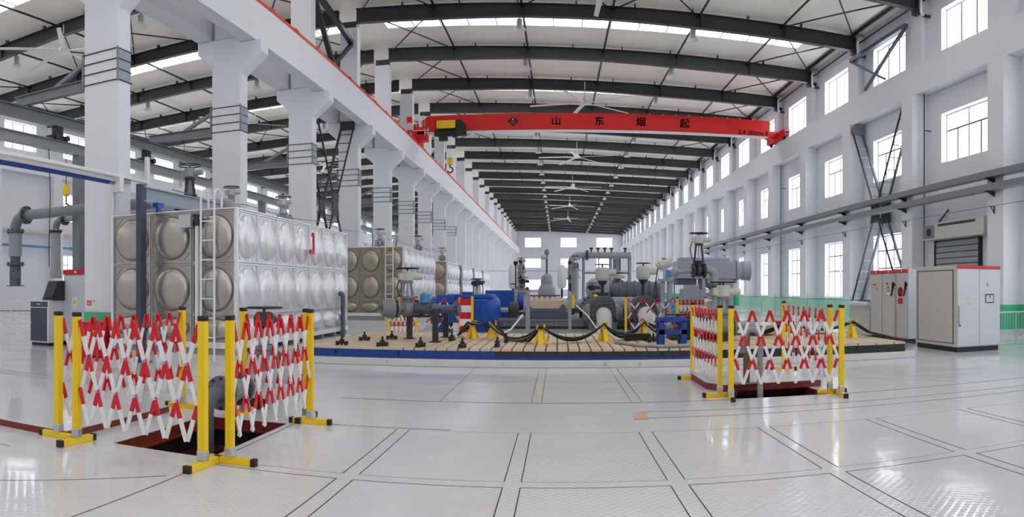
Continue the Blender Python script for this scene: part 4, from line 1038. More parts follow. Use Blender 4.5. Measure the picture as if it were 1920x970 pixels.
# black bench clamps
def clamp_proto():
    t = thing('bench_clamp', '', 'clamp')
    b = MB(); b.bx(-0.13,0.13,-0.035,0.035,0.03,0.085,'black'); b.bx(-0.13,-0.06,-0.045,0.045,0.0,0.03,'black'); b.bx(0.05,0.12,-0.04,0.04,0.0,0.03,'black'); b.build('clamp_arm', t, bevel=0.008)
    b = MB(); b.cyl((0,0,0),(0,0,0.2),0.022,n=10,m='black'); b.build('bolt', t)
    b = MB(); b.cyl((0,0,0.085),(0,0,0.125),0.05,n=6,m='black'); b.build('nut', t)
    return t
cp = clamp_proto()
for k, (x, y, r, lb) in enumerate(((-4.35,13.2,0.1,'leftmost black clamp at the front edge of the test bed'), (-4.25,14.5,0.7,'black clamp turned aslant, behind the leftmost one on the bed'), (-3.48,13.15,0.9,'black clamp at the bed front, left of the valve stand'), (-3.75,15.0,0.3,'black clamp beside the foot of the gate valve stand'), (-2.7,13.15,1.1,'black clamp at the bed front, right of the valve stand'), (-1.86,13.1,1.3,'black clamp at the bed front, below the two left yellow cable stands'), (-1.2,13.35,1.5,'black clamp under the sagging cables near the bed seam'), (-1.12,14.6,1.57,'upright black clamp behind the sagging cables'), (2.05,14.5,0.2,'black clamp beside the blue frame stand'), (-2.35,14.9,1.4,'black clamp beside the rightmost leg of the valve stand'))):
    if k == 0: cp.location = (x, y, BZ); cp.rotation_euler = (0,0,r); cp['label'] = lb; cp['group'] = 'clamps on the test bed'
    else: dup(cp, (x, y, BZ), r, lb, 'clamps on the test bed')
# yellow cable stands
def stand_proto():
    t = thing('cable_stand', '', 'cable stand')
    b = MB(); b.prism([(-0.17,0),(-0.1,0),(-0.04,0.14),(0.04,0.14),(0.1,0),(0.17,0),(0.06,0.26),(0.06,0.3),(-0.06,0.3),(-0.06,0.26)], 'xz', -0.012, 0.012, 'yellow')
    b.prism([(-0.14,0),(0.14,0),(0.05,0.27),(-0.05,0.27)], 'yz', -0.05, 0.05, 'yellow'); b.build('stand_leg', t)
    b = MB(); b.tube(arc((0,0,0.36),0.07,PI*1.0,PI*2.0,'xz',8),0.016,8,'yellow'); b.bx(-0.09,-0.06,-0.05,0.05,0.3,0.40,'yellow'); b.bx(0.06,0.09,-0.05,0.05,0.3,0.42,'yellow'); b.build('cradle', t)
    return t
sp = stand_proto()
STANDS = [(-1.98,15.6,0.5), (-1.5,15.5,0.1), (-0.36,14.1,0.0), (1.0,14.85,0.4), (1.98,15.6,0.2), (6.75,14.6,0.1), (5.4,15.4,0.4)]
SL = ['yellow cable stand beside the striped barrier end, leftmost of all', 'yellow cable stand second from the striped barrier end', 'yellow cable stand nearest the camera, at the middle of the bed', 'yellow cable stand in front of the white pump elbow', 'yellow cable stand left of the blue frame stand', 'yellow cable stand near the narrow grey cabinets', 'yellow cable stand seen through the right pit barriers']
for k, ((x, y, r), lb) in enumerate(zip(STANDS, SL)):
    if k == 0: sp.location = (x, y, BZ); sp.rotation_euler = (0,0,r); sp['label'] = lb; sp['group'] = 'yellow cable stands'
    else: dup(sp, (x, y, BZ), r, lb, 'yellow cable stands')
def sag(pts, drop, n=8):
    out = []
    for (a, c), d in zip(zip(pts[:-1], pts[1:]), drop):
        a, c = Vector(a), Vector(c)
        for i in range(n):
            u = i/n; p = a.lerp(c, u); p.z -= d*4*u*(1-u); p.z = max(p.z, BZ+0.03); out.append(tuple(p))
    out.append(pts[-1]); return out
hz = BZ+0.38
for k in range(5):
    o = (k-2)*0.055; dz = 0.008*(k % 3)
    P = [(-2.42,16.4+o,BZ+0.03), (-1.98+o,15.6+o*0.5,hz+dz), (-1.5+o,15.5+o,hz+dz), (-0.36,14.1+o,hz+dz), (1.0,14.85+o,hz+dz), (1.98,15.6+o,hz+dz), (2.7+0.3*k,16.6+o,BZ+0.05)]
    b = MB(); b.tube(sag(P, [0,0.05,0.30+0.05*k,0.27+0.02*k,0.22+0.03*k,0.1]), 0.021 if k % 2 == 0 else 0.017, 7, 'rubber' if k not in (1,) else 'mid_grey')
    tag(b.build('power_cable'), ['black cable draped over the yellow stands, lowest in the sag', 'grey cable among the black ones on the yellow stands', 'black cable in the middle of the bundle on the yellow stands', 'black cable lying rearmost in the bundle on the stands', 'black cable hanging deepest behind the bundle on the stands'][k], 'cable', 'cables on the yellow stands')
for k in range(4):
    o = (k-1.5)*0.055
    P = [(4.3+0.2*k,16.2,BZ+0.04), (5.4,15.4+o,hz), (6.75,14.6+o,hz), (7.3,14.7+o,0.42), (7.62,14.95+o,0.04), (8.3,15.6+o*3,0.03), (9.2,16.2+o*4,0.03)]
    pts = sag(P, [0.1,0.2,0,0,0,0]); pts = [(x,y,z) for x,y,z in pts if not (7.3 < x < 7.6 or x > 7.62 and z > 0.2)] 
    b = MB(); b.tube(pts, 0.022, 7, 'rubber'); tag(b.build('power_cable'), ['black cable running to the narrow cabinets, foremost of four', 'black cable running to the narrow cabinets, second of four', 'black cable running to the narrow cabinets, third of four', 'black cable running to the narrow cabinets, rearmost of four'][k], 'cable', 'cables to the narrow cabinets')
b = MB(); b.tube([(1.2,14.2,BZ+0.035),(1.6,13.3,BZ+0.035),(2.0,13.02,BZ+0.035),(2.6,13.03,BZ+0.05),(2.9,13.6,BZ+0.25),(2.95,14.5,BZ+0.6)],0.035,8,'mid_grey'); tag(b.build('grey_hose'), 'grey hose curving along the bed front below the blue stand', 'hose')
for k, (pts, lb) in enumerate((([(-3.0,18.5,0.05),(-2.0,19.2,0.05),(-1.4,20.0,0.3),(-1.1,21.0,0.7)], 'white cable rising left of the grey pipe frame'), ([(-2.0,18.3,0.03),(-1.4,18.6,0.12),(-0.8,18.5,0.03)], 'white cable lying behind the black cables on the floor'), ([(0.6,23.2,0.95),(1.0,23.0,0.6),(1.4,22.7,0.03)], 'white cable slanting beside the tray of the pump skid'))):
    b = MB(); b.tube(pts,0.025,7,'white_paint'); tag(b.build('white_cable'), lb, 'cable')

# ================================================================ machines on and behind the bed
t = thing('gate_valve_rig', 'dark gate valve with beige actuator and open flange on posts, left on the bed', 'valve', (-3.45, 15.3, BZ))
b = MB(); b.lathe([(0.07,-0.62),(0.16,-0.62),(0.24,-0.4),(0.24,-0.34),(0.19,-0.32)], (0,0,0.7), (1,0.6,0), 20, 'grey_paint'); b.lathe([(0.0,-0.625),(0.068,-0.628)], (0,0,0.7), (1,0.6,0), 16, 'black'); b.build('end_cone', t)
motor_valve(t, (0.0,0.0,0.7), 0.14, 0.62, math.atan2(0.6,1), 'grey_paint', 'cream', True, 0.5, cable=True)
b = MB(); b.lathe([(0.1,0.25),(0.1,0.45),(0.13,0.5),(0.13,0.75),(0.1,0.8),(0.1,1.35)], (0,0,0.7), (1,-0.35,0), 16, 'slate'); b.build('outlet_pipe', t)
b = MB(); b.flange((0.62,-0.2,0.7),(1,-0.35,0),0.18,0.05,8,'slate'); b.build('flange', t)
b = MB(); b.flange((1.2,-0.42,0.7),(1,-0.35,0),0.16,0.05,8,'slate'); b.build('flange', t)
b = MB(); b.lathe([(0.05,0.8),(0.12,0.84),(0.12,1.02),(0.08,1.06)], (0.45,-0.15,0), n=14, m='pipe_blue'); b.build('pressure_head', t, label='light blue cap')
for x, y in ((0.05,0.0),(0.82,-0.9),(0.8,0.6)):
    b = MB(); b.bx(x-0.06,x+0.06,y-0.06,y+0.06,0,0.6 if x < 0.5 else 0.72,'dark_steel'); b.bx(x-0.12,x+0.12,y-0.1,y+0.1,0,0.02,'dark_steel'); b.build('post', t)
b = MB(); b.bx(-0.1,0.9,-0.05,0.05,0.5,0.55,'dark_steel'); b.bar((0.8,-0.9,0.68),(0.8,0.6,0.68),0.06,0.06,'dark_steel'); b.build('cross_bar', t)
b = MB(); b.cyl((0.35,-0.1,0.55),(0.35,-0.1,1.05),0.012,n=6,m='black'); b.build('probe', t)

def end_panel(t, x, y):
    b = MB()
    for k in range(5): b.bx(x-0.02,x+0.02,y,y+0.42,0.22+0.2*k,0.22+0.2*k+0.2,'red' if k % 2 == 0 else 'white_paint')
    b.build('striped_panel', t, label='red and white striped end panel')
    b = MB(); b.bx(x-0.035,x+0.035,y+0.42,y+0.5,0,1.25,'yellow'); b.build('post', t)
t = barrier((-5.15,21.6),(-3.15,21.6),'red and white expanding barrier with striped end panel, before the blue motor', G3, pitch=0.45)
b = MB()
for k in range(5): b.bx(2.03,2.40,-0.25-0.01,-0.25+0.03,0.12+0.215*k,0.12+0.215*k+0.215,'red' if k % 2 == 0 else 'white_paint')
b.bx(2.40,2.47,-0.29,-0.2,0,1.27,'yellow'); b.bx(2.0,2.06,-0.27,0,0.3,0.34,'yellow'); b.build('striped_panel', t, label='red and white striped end panel with yellow post')
barrier((2.18,21.8),(4.25,21.8),'red and white expanding barrier in front of the rear pump elbow', G3, pitch=0.5)
barrier((-4.9,19.2),(-4.15,19.6),'red and white expanding barrier folded behind the gate valve', G3, pitch=0.12)
barrier((3.3,18.6),(4.1,18.6),'red and white expanding barrier folded below the grey blower', G3, pitch=0.11)

t = thing('electric_motor', 'big blue electric motor behind the striped barrier panel', 'motor', (-3.2, 24.0, 0))
b = MB(); b.bx(-1.05,0.75,-0.6,0.6,0.32,1.15,'blue'); b.bx(-0.7,0.9,-0.45,0.45,1.15,1.32,'blue'); b.bx(-0.2,0.2,-0.3,0.3,1.32,1.4,'blue'); b.build('motor_housing', t, bevel=0.05)
b = MB(); b.lathe([(0.3,-0.02),(0.58,0.0),(0.56,0.22),(0.4,0.36),(0.2,0.42)], (0.75,0,0.76), (1,0,0), 20, 'blue'); b.build('end_shield', t)
b = MB(); b.lathe([(0.3,0.02),(0.52,0.0),(0.5,0.25),(0.3,0.3)], (-1.05,0,0.72), (-1,0,0), 20, 'blue'); b.build('fan_cowl', t)
b = MB(); b.cyl((1.1,0,0.76),(1.75,0,0.76),0.09,n=14,m='bolt_steel'); b.build('shaft', t)
b = MB(); b.lathe([(0.2,1.45),(0.28,1.5),(0.28,1.75),(0.2,1.8)], (0,0,0.76), (1,0,0), 18, 'dark_steel'); b.build('coupling', t)
for k in range(7): q = MB(); x = -0.85+0.22*k; q.bx(x,x+0.04,-0.66,-0.6,0.4,1.08,'blue'); q.build('cooling_rib', t)
for x in (-0.8, 0.5): q = MB(); q.bx(x-0.15,x+0.15,-0.65,0.65,0.0,0.32,'deep_blue'); q.build('mounting_foot', t)
b = MB(); b.bx(-1.0,-0.4,-0.75,-0.6,1.0,1.3,'blue'); b.build('terminal_box', t, bevel=0.02)
t = thing('electric_motor', 'second blue motor half hidden behind the first', 'motor', (-2.3, 27.3, 0.36)); t.scale = (0.75, 0.75, 0.75)
b = MB(); b.bx(-0.8,0.9,-0.5,0.5,0.3,1.45,'blue'); b.build('motor_housing', t, bevel=0.05)
b = MB(); b.lathe([(0.3,0),(0.5,0.02),(0.45,0.3),(0.2,0.35)], (0.9,0,0.85), (1,0,0), 18, 'blue'); b.build('end_shield', t)
b = MB(); b.bx(-0.7,0.8,-0.55,0.55,0,0.3,'deep_blue'); b.build('mounting_foot', t)

t = thing('pump_skid', 'long dark grey steel skid carrying the pumps in the middle', 'skid', (0.3, 25.5, 0))
b = MB(); b.bx(-3.5,3.6,0,4.2,0.0,0.1,'dark_steel'); b.bx(-3.5,3.6,0.0,0.16,0.1,0.3,'grey_paint'); b.bx(-3.5,3.6,-0.06,4.2,0.3,0.36,'grey_paint'); b.build('skid_frame', t)
for k in range(8): q = MB(); x = -3.3+0.98*k; q.prism([(-0.05,0.1),(-0.16,0.1),(-0.05,0.3)],'yz',x-0.02,x+0.02,'grey_paint'); q.build('stiffener', t)
t = thing('drip_tray', 'slate grey tray with beige lid and lifting lugs on the pump skid', 'tray', (-0.42, 25.7, 0.36))
b = MB(); b.bx(-0.85,0.8,0,1.2,0,0.28,'slate')
b.prism([(-0.85,0.28),(-0.85,0.48),(-0.8,0.55),(-0.68,0.55),(-0.6,0.46),(-0.55,0.4),(0.45,0.4),(0.5,0.46),(0.55,0.55),(0.66,0.55),(0.72,0.46),(0.72,0.28)], 'xz', -0.02, 0.02, 'slate'); b.build('tray_body', t)
b = MB(); b.bx(-0.82,0.76,0.03,1.17,0.28,0.72,'plate_tan'); b.build('lid', t, bevel=0.02, label='beige lid')
b = MB(); b.bx(-0.75,0.5,0.1,0.2,0.86,0.91,'primer'); b.bx(-0.7,0.7,0.2,1.1,0.72,0.78,'white_paint'); b.build('rim_plate', t)
for k in range(5): q = MB(); x = -0.6+0.2*k; q.cyl((x,0.15,0.72),(x,0.15,0.88),0.05,n=12,m='white_paint'); q.build('spacer', t)

t = thing('pipe_stand', 'grey square tube stand standing in front of the drip tray', 'frame', (-1.03, 23.0, 0))
b = MB(); b.bx(-0.07,0.07,-0.07,0.07,0,1.4,'mid_grey'); b.bx(-0.14,0.14,-0.14,0.14,0,0.02,'mid_grey'); b.build('post', t)
b = MB(); b.bx(1.38,1.48,-0.06,0.06,0,1.42,'mid_grey'); b.bx(1.32,1.54,-0.12,0.12,0,0.02,'mid_grey'); b.build('post', t)
b = MB(); b.bx(-0.3,0.45,-0.06,0.06,1.4,1.45,'mid_grey'); b.build('top_bar', t)
b = MB(); b.bx(1.5,1.58,-0.04,0.04,0.85,1.3,'yellow'); b.build('yellow_plate', t, label='yellow plate on the post')
t = thing('pipe_post', 'slim grey post with black fitting left of the drip tray', 'post', (-1.66, 26.5, 0))
b = MB(); b.cyl((0,0,0),(0,0,1.5),0.06,n=12,m='mid_grey'); b.cyl((0,0,1.5),(0,0,2.5),0.03,n=10,m='dark_steel'); b.build('post', t)
b = MB(); b.lathe([(0.03,2.4),(0.09,2.5),(0.09,2.56),(0.03,2.6)], n=10, m='black'); b.cyl((-0.2,0,1.7),(0,0,1.7),0.02,n=8,m='black'); b.build('fitting', t)

def pump(label, x, y, sc=1.0, act_h=1.9, group='split case pumps with white elbows'):
    t = thing('pump', label, 'pump', (x, y, 0), group=group)
    b = MB(); b.tube([(0,-0.35,0.0),(0,-0.35,0.25)] + arc((0,-0.02,0.25),0.33,PI,PI/2,'yz',8) + [(0,0.12,0.58)], 0.27*sc, 22, 'elbow_grey'); b.build('suction_elbow', t, label='white elbow')
    b = MB(); b.flange((0,0.12,0.6),(0,1,0),0.42*sc,0.08,14,'iron'); b.flange((0,0.24,0.6),(0,1,0),0.42*sc,0.08,14,'grey_paint'); b.build('flange', t)
    b = MB(); b.lathe([(0.3,0.25),(0.42,0.35),(0.48,0.5),(0.48,1.1),(0.36,1.3)], (0,0,0.66), (0,1,0), 20, 'grey_paint'); b.build('casing', t)
    b = MB(); b.prism([(-0.42,0.72),(0.42,0.72),(0.42,1.0),(0.36,1.16),(0.2,1.24),(-0.2,1.24),(-0.36,1.16),(-0.42,1.0)], 'xz', 0.3, 1.1, 'iron'); b.build('casing_cover', t, bevel=0.02)
    for s in (-1, 1):
        q = MB(); q.lathe([(0.2,0.4),(0.34,0.46),(0.34,0.58),(0.22,0.66),(0.22,0.72)], (0,0.7,0.62), (s,0,0), 18, 'grey_paint'); q.build('end_bell', t)
    b = MB(); b.bx(-0.5,0.5,0.3,1.2,0.0,0.3,'grey_paint'); b.build('pedestal', t)
    b = MB(); b.cyl((0,0.7,1.2),(0,0.7,act_h),0.07,n=12,m='dark_steel'); b.lathe([(0.07,act_h-0.12),(0.17,act_h),(0.18,act_h+0.06)], (0,0.7,0), n=14, m='dark_steel'); b.build('stem', t)
    z = act_h+0.05
    b = MB(); b.lathe([(0.2,z),(0.26,z+0.1),(0.26,z+0.42),(0.18,z+0.5)], (0,0.7,0), n=16, m='cream'); b.cyl((0.2,0.7,z+0.3),(0.5,0.7,z+0.3),0.12,n=14,m='cream'); b.build('actuator', t, bevel=0.01)
    b = MB(); zz = z+0.6; b.tube([(0.26*math.cos(2*PI*i/16),0.7+0.26*math.sin(2*PI*i/16),zz) for i in range(17)],0.018,6,'black',cap=False); b.cyl((0,0.7,z+0.5),(0,0.7,zz),0.03,n=8,m='black'); b.cyl((-0.26,0.7,zz),(0.26,0.7,zz),0.015,n=6,m='black'); b.cyl((0,0.44,zz),(0,0.96,zz),0.015,n=6,m='black'); b.build('handwheel', t)
    return t
pump('pump with a white elbow and tall actuator in front of the skid', 1.62, 24.1, 1.0, 1.75)
pump('pump with a white elbow behind the thin barrier, under the second actuator', 3.12, 24.05, 1.1, 1.8)
# grey pipework between pumps
t = thing('suction_pipe', 'large grey flanged pipe with an elbow left of the front pump', 'pipe', (0.75, 26.5, 0.36))
b = MB(); b.tube([(-0.2,0.3,0.5),(0.1,0.3,0.5)] + arc((0.1,-0.1,0.5),0.4,PI/2,0,'xy',8) + [(0.5,-0.5,0.5)], 0.26, 18, 'mid_grey'); b.build('elbow', t)
b = MB(); b.flange((-0.2,0.3,0.5),(1,0,0),0.38,0.08,12,'grey_paint'); b.build('flange', t)
b = MB(); b.flange((0.5,-0.5,0.5),(0,1,0),0.38,0.08,12,'grey_paint'); b.build('flange', t)
b = MB(); b.bx(0.2,0.6,-0.3,0.0,-0.0,0.25,'dark_steel'); b.build('saddle', t)
t = thing('suction_pipe', 'large grey flanged pipe between the two white elbow pumps', 'pipe', (2.5, 26.6, 0.36))
b = MB(); b.cyl((-0.5,0,0.55),(0.6,0,0.55),0.28,n=20,m='mid_grey'); b.build('pipe_run', t)
for x in (-0.5, 0.6): b = MB(); b.flange((x,0,0.55),(1,0,0),0.42,0.08,12,'dark_steel'); b.build('flange', t)
b = MB(); b.bx(-0.2,0.3,-0.2,0.2,0,0.3,'dark_steel'); b.build('saddle', t)
# mid-distance motor on a frame, behind the second pump
t = thing('large_motor', 'slate grey motor on a frame behind the two pumps', 'motor', (3.6, 30.5, 0))
b = MB(); b.bx(-2.2,1.6,-0.6,0.6,0.0,0.85,'slate'); b.bx(-2.3,1.7,-0.7,0.7,0.85,0.93,'grey_paint'); b.build('machine_frame', t)
b = MB(); b.lathe([(0.2,-1.3),(0.4,-1.2),(0.48,-1.0),(0.48,0.9),(0.36,1.1),(0.15,1.15)], (0,0,1.35), (1,0,0), 20, 'slate'); b.build('motor_housing', t)
for k in range(6): q = MB(); x = -0.85+0.33*k; q.cyl((x,0,1.35),(x+0.08,0,1.35),0.53,n=20,m='slate'); q.build('cooling_rib', t)
b = MB(); b.bx(-2.1,-1.3,-0.5,0.5,0.93,1.35,'dark_steel'); b.build('gearbox', t, bevel=0.03)
b = MB(); b.cyl((1.45,-0.2,0.93),(1.45,-0.2,1.9),0.08,n=12,m='pipe_blue'); b.build('air_valve', t, label='blue upright valve')
motor_valve(t, (-0.9,0.1,1.7), 0.13, 0.25, 0.2, 'slate', 'cream', True, 0.4)
# overhead pipe portal
t = thing('pipe_portal', 'pale grey overhead pipe portal with bends and hanging fittings', 'pipe rack', (0.75, 40.0, 0))
b = MB(); b.tube([(0,0,0),(0,0,3.0)] + arc((0.5,0,3.0),0.5,PI,PI/2,'xz',8) + [(3.55,0,3.5)], 0.19, 16, 'mid_grey'); b.build('pipe_run', t)
b = MB(); b.flange((0.95,0,3.5),(1,0,0),0.3,0.1,8,'dark_steel'); b.build('flange', t)
for x, r in ((0.75,0.09),(3.5,0.12),(2.35,0.09)): q = MB(); q.cyl((x,0.15,0),(x,0.15,3.4),r,n=12,m='mid_grey'); q.build('post', t)
b = MB(); b.cyl((0.75,-0.1,2.45),(3.4,-0.1,2.45),0.06,n=10,m='grey_paint'); b.build('cross_pipe', t)
for x in (1.2,1.6,2.0,2.4,3.2): q = MB(); q.cyl((x,0,3.5),(x,0,3.85),0.05,n=8,m='dark_steel'); q.bx(x-0.1,x+0.1,-0.05,0.05,3.85,3.95,'black'); q.build('gauge', t)
b = MB(); b.cyl((2.75,0.4,0),(2.75,0.4,3.3),0.24,n=16,m='mid_grey'); b.build('riser', t)
for x in (1.65, 2.9): q = MB(); q.cyl((x,0.0,2.6),(x,0.0,3.4),0.035,n=8,m='dark_steel'); q.build('hanger', t)
# vertical surge bottles with pipework
def bottle(label, x, y, h0, h1, r):
    t = thing('surge_bottle', label, 'pressure vessel', (x, y, 0), group='white upright pressure bottles')
    b = MB(); b.lathe([(0.03,h0),(r*0.7,h0+0.06),(r,h0+0.22),(r,h1-0.25),(r*0.6,h1-0.06),(0.03,h1),(0.03,h1+0.1)], n=18, m='white_paint'); b.build('vessel', t)
    b = MB(); b.cyl((0,0,0.9),(0,0,h0+0.03),0.06,n=10,m='dark_steel'); b.build('neck', t)
    b = MB(); b.lathe([(r*0.9,0),(r*0.9,0.3),(r*0.5,0.4),(r*0.7,0.7),(r*0.4,0.95)], n=14, m='dark_steel'); b.build('valve_block', t)
    b = MB(); b.cyl((r*1.7,0,0),(r*1.7,0,h1+0.1),0.05,n=10,m='grey_paint'); b.cyl((-r,0,(h0+h1)/2-0.1),(r*1.7,0,(h0+h1)/2-0.1),0.025,n=8,m='dark_steel'); b.lathe([(0.05,h1),(0.12,h1+0.1),(0.05,h1+0.2)],(r*1.7,0,0),n=10,m='black'); b.build('support_pole', t)
    b = MB(); b.bx(r*1.5,r*2.0,-0.1,0.1,h0-0.1,h0+0.3,'black'); b.bx(r*1.55,r*1.95,-0.1,0.1,h0+0.5,h0+0.75,'black'); b.build('fitting', t)
    return t
bottle('white upright pressure bottle left of the drip tray', -2.4, 36.0, 1.5, 2.85, 0.24)
bottle('white upright pressure bottle beside the vertical leg of the pipe portal', 0.2, 36.0, 1.5, 2.8, 0.25)
for x, y, h, r, lb in ((-2.1,38.5,2.5,0.22,'pale grey standpipe right of the left pressure bottle'), (0.95,38.2,2.6,0.2,'pale grey standpipe beside the leg of the pipe portal')):
    t = thing('standpipe', lb, 'pipe', (x, y, 0)); b = MB(); b.cyl((0,0,0),(0,0,h),r,n=14,m='mid_grey'); b.build('pipe_run', t)
    b = MB(); b.flange((0,0,h),(0,0,1),r*1.4,0.07,8,'mid_grey'); b.build('flange', t)
    motor_valve(t, (0,0,h+0.22), 0.1, 0.3, 0.3, 'grey_paint', 'mid_grey', True, 0.3); b = MB(); b.cyl((0,0,h),(0,0,h+0.2),0.06,n=10,m='grey_paint'); b.build('neck', t)
t = thing('bulb_pump', 'grey bulbous pump casing with tall stem behind the drip tray', 'pump', (-0.55, 33.0, 0))
b = MB(); b.lathe([(0.5,0),(0.5,0.2),(0.34,0.3),(0.34,0.8),(0.46,1.1),(0.42,1.5),(0.28,1.75),(0.3,1.85),(0.26,2.1),(0.1,2.25)], n=22, m='mid_grey'); b.build('casing', t)
b = MB(); b.tube([(0.3,0,0.9),(0.7,0,0.9)] + arc((0.7,0,0.6),0.3,PI/2,0,'xz',6) + [(1.0,0,0)],0.2,14,'mid_grey'); b.build('discharge_elbow', t)
b = MB(); b.tube([(-0.35,0,1.0),(-0.6,0,1.0)] + arc((-0.6,0,0.7),0.3,PI/2,PI,'xz',6) + [(-0.9,0,0)],0.17,14,'mid_grey'); b.build('inlet_elbow', t)
b = MB(); b.cyl((0,0,2.2),(0,0,3.2),0.04,n=8,m='dark_steel'); b.lathe([(0.05,3.15),(0.12,3.22),(0.12,3.36),(0.05,3.42)], n=12, m='grey_paint'); b.cyl((-0.3,0,3.05),(0,0,3.05),0.1,n=10,m='cream'); b.build('stem', t)
t = thing('bulb_pump', 'small grey pump with bristling valve head left of the bulbous pump', 'pump', (-1.75, 33.5, 0))
b = MB(); b.lathe([(0.4,0),(0.4,0.2),(0.25,0.3),(0.28,0.8),(0.2,1.1),(0.12,1.25)], n=18, m='mid_grey'); b.build('casing', t)
motor_valve(t, (0,0,1.4), 0.14, 0.36, 0.5, 'grey_paint', 'dark_steel', True, 0.5)
t = thing('storage_vessel', 'large domed grey vessel far behind the front pump', 'pressure vessel', (3.0, 45.0, 0))
b = MB(); b.lathe([(0.05,-1.2),(0.45,-1.12),(0.72,-0.85),(0.8,-0.5),(0.8,0.6),(0.7,0.9),(0.05,1.2)], (0,0,1.45), (1,0.1,0), 24, 'mid_grey'); b.build('vessel', t)
for x in (-0.5, 0.5): b = MB(); b.bx(x-0.12,x+0.12,-0.6,0.6,0,0.9,'grey_paint'); b.build('saddle', t)
# more valves and small pumps in the crowd behind
for k, (x, y, zb, h, r, lb) in enumerate(((1.5,30.0,0.0,0.9,0.14,'grey hand valve standing behind the front pump'), (-3.9,32.0,0.0,1.1,0.14,'grey valve with tall stem left of the left pressure bottle'), (-4.5,38.0,0.0,1.2,0.15,'grey valve near the far steel tanks'), (5.6,33.0,0.0,1.3,0.16,'beige motor valve right of the large motor'), (2.2,35.0,0.0,1.4,0.16,'beige motor valve behind the large motor frame'), (1.1,46.0,0.0,1.6,0.16,'grey valve far behind, below the pipe portal'))):
    t = thing('floor_valve', lb, 'valve', (x, y, 0), group='valves standing behind the pumps')
    b = MB(); b.bx(-0.2,0.2,-0.2,0.2,0,0.3,'dark_steel'); b.build('pedestal', t)
    b = MB(); b.cyl((-0.9,0,0.55),(-0.3,0,0.55),r,n=14,m='mid_grey'); b.cyl((0.3,0,0.55),(0.9,0,0.55),r,n=14,m='mid_grey'); b.build('pipe_stub', t)
    motor_valve(t, (0,0,0.55), r, h, 0.0, 'grey_paint', 'cream' if k > 2 else 'dark_steel', True, 0.56)
# grey column with actuator and blue box
t = thing('actuator_column', 'grey twin column carrying a tilted beige actuator and blue box', 'valve', (3.6, 22.6, 0))
for x in (-0.1, 0.13): b = MB(); b.bx(x-0.07,x+0.07,-0.1,0.1,0,1.78,'blue_grey'); b.build('column', t)
b = MB(); b.bx(-0.24,0.26,-0.18,0.18,1.76,1.84,'blue_grey'); b.bar((0,0,1.84),(0.25,0,2.0),0.2,0.1,'blue_grey'); b.build('top_plate', t)
b = MB(); b.bx(0.0,0.22,-0.12,0.12,1.92,2.14,'pipe_blue'); b.build('terminal_box', t, label='bright blue box')
b = MB(); b.cyl((-0.2,0,2.28),(0.2,0,2.42),0.17,0.15,16,'cream'); b.cyl((-0.28,0,2.24),(-0.2,0,2.28),0.12,n=14,m='cream'); b.cyl((0,0,1.84),(0,0,2.3),0.08,n=10,m='cream'); b.build('actuator', t, bevel=0.01)
b = MB(); b.bar((-0.12,0,2.53),(0.22,0,2.49),0.08,0.03,'black'); b.cyl((0.03,0,2.36),(0.05,0,2.5),0.03,n=8,m='black'); b.build('hand_lever', t)
b = MB(); b.tube([(-0.26,0,2.2),(-0.34,0.0,1.7),(-0.4,0,1.2),(-0.45,0,0.9)],0.018,6,'black'); b.build('cable', t)
# blower assembly
t = thing('air_blower', 'pale grey blower with long rectangular casing and round outlet, right of centre', 'blower', (3.4, 19.6, 0))
b = MB(); b.bx(0,1.78,-0.35,0.35,1.80,2.31,'blue_grey'); b.bx(0.1,1.6,-0.25,0.25,2.31,2.42,'blue_grey'); b.build('casing', t, bevel=0.02)
b = MB(); b.lathe([(0.34,0),(0.34,0.05),(0.25,0.2),(0.25,0.22)], (1.78,0,2.05), (1,0,0), 22, 'blue_grey'); b.build('transition', t)
b = MB(); b.lathe([(0.26,0.2),(0.27,0.24),(0.29,0.26),(0.29,0.44),(0.31,0.47),(0.27,0.48),(0.05,0.4)], (1.78,0,2.05), (1,0,0), 24, 'blue_grey'); b.build('outlet_duct', t)
b = MB(); b.prism([(0.9,1.8),(1.7,1.8),(1.7,1.55),(1.5,1.5),(1.1,1.5),(0.9,1.62)], 'xz', -0.3, 0.3, 'blue_grey'); b.build('hopper', t)
b = MB(); b.bx(0.2,1.7,-0.3,0.3,0.2,1.5,'blue_grey'); b.build('support_cabinet', t, bevel=0.01)
b = MB(); b.bx(0.2,0.65,-0.42,-0.3,0.95,1.62,'blue_grey'); b.build('cabinet_door', t, bevel=0.015)
b = MB(); b.bx(0.1,1.9,-0.4,0.4,0,0.2,'grey_paint'); b.build('base_frame', t)
b = MB(); b.bx(0.75,0.85,-0.32,0.32,1.5,1.8,'blue_grey'); b.bx(0.0,0.6,-0.25,0.25,1.62,1.8,'slate'); b.build('bearer', t)
b = MB(); b.bx(1.76,1.785,-0.36,0.36,1.79,2.32,'slate'); b.build('casing_flange', t)
t = thing('actuator_tower', 'tall dark valve tower with beige actuator and handwheel before the blower', 'valve', (4.18, 17.9, 0))
b = MB(); b.lathe([(0.2,0.0),(0.2,0.05),(0.09,0.08),(0.09,0.8),(0.14,0.85),(0.14,0.95),(0.08,1.0),(0.07,1.3),(0.2,1.33),(0.2,1.38)], n=16, m='mid_grey'); b.build('riser', t)
b = MB(); b.flange((0,0,1.45),(0,0,1),0.22,0.06,8,'mid_grey'); b.build('flange', t)
b = MB(); b.flange((0,0,1.6),(0,0,1),0.22,0.06,8,'slate'); b.build('flange', t)
b = MB(); b.tube([(0.0,0,1.45),(0.0,0,1.85)] + arc((-0.17,0,1.85),0.17,0,PI/2,'xz',6) + [(-0.3,0,2.02)],0.11,14,'mid_grey'); b.build('elbow', t)
motor_valve(t, (-0.42,0,2.0), 0.13, 0.72, 0, 'dark_steel', 'cream', True, 0.3, cable=True)
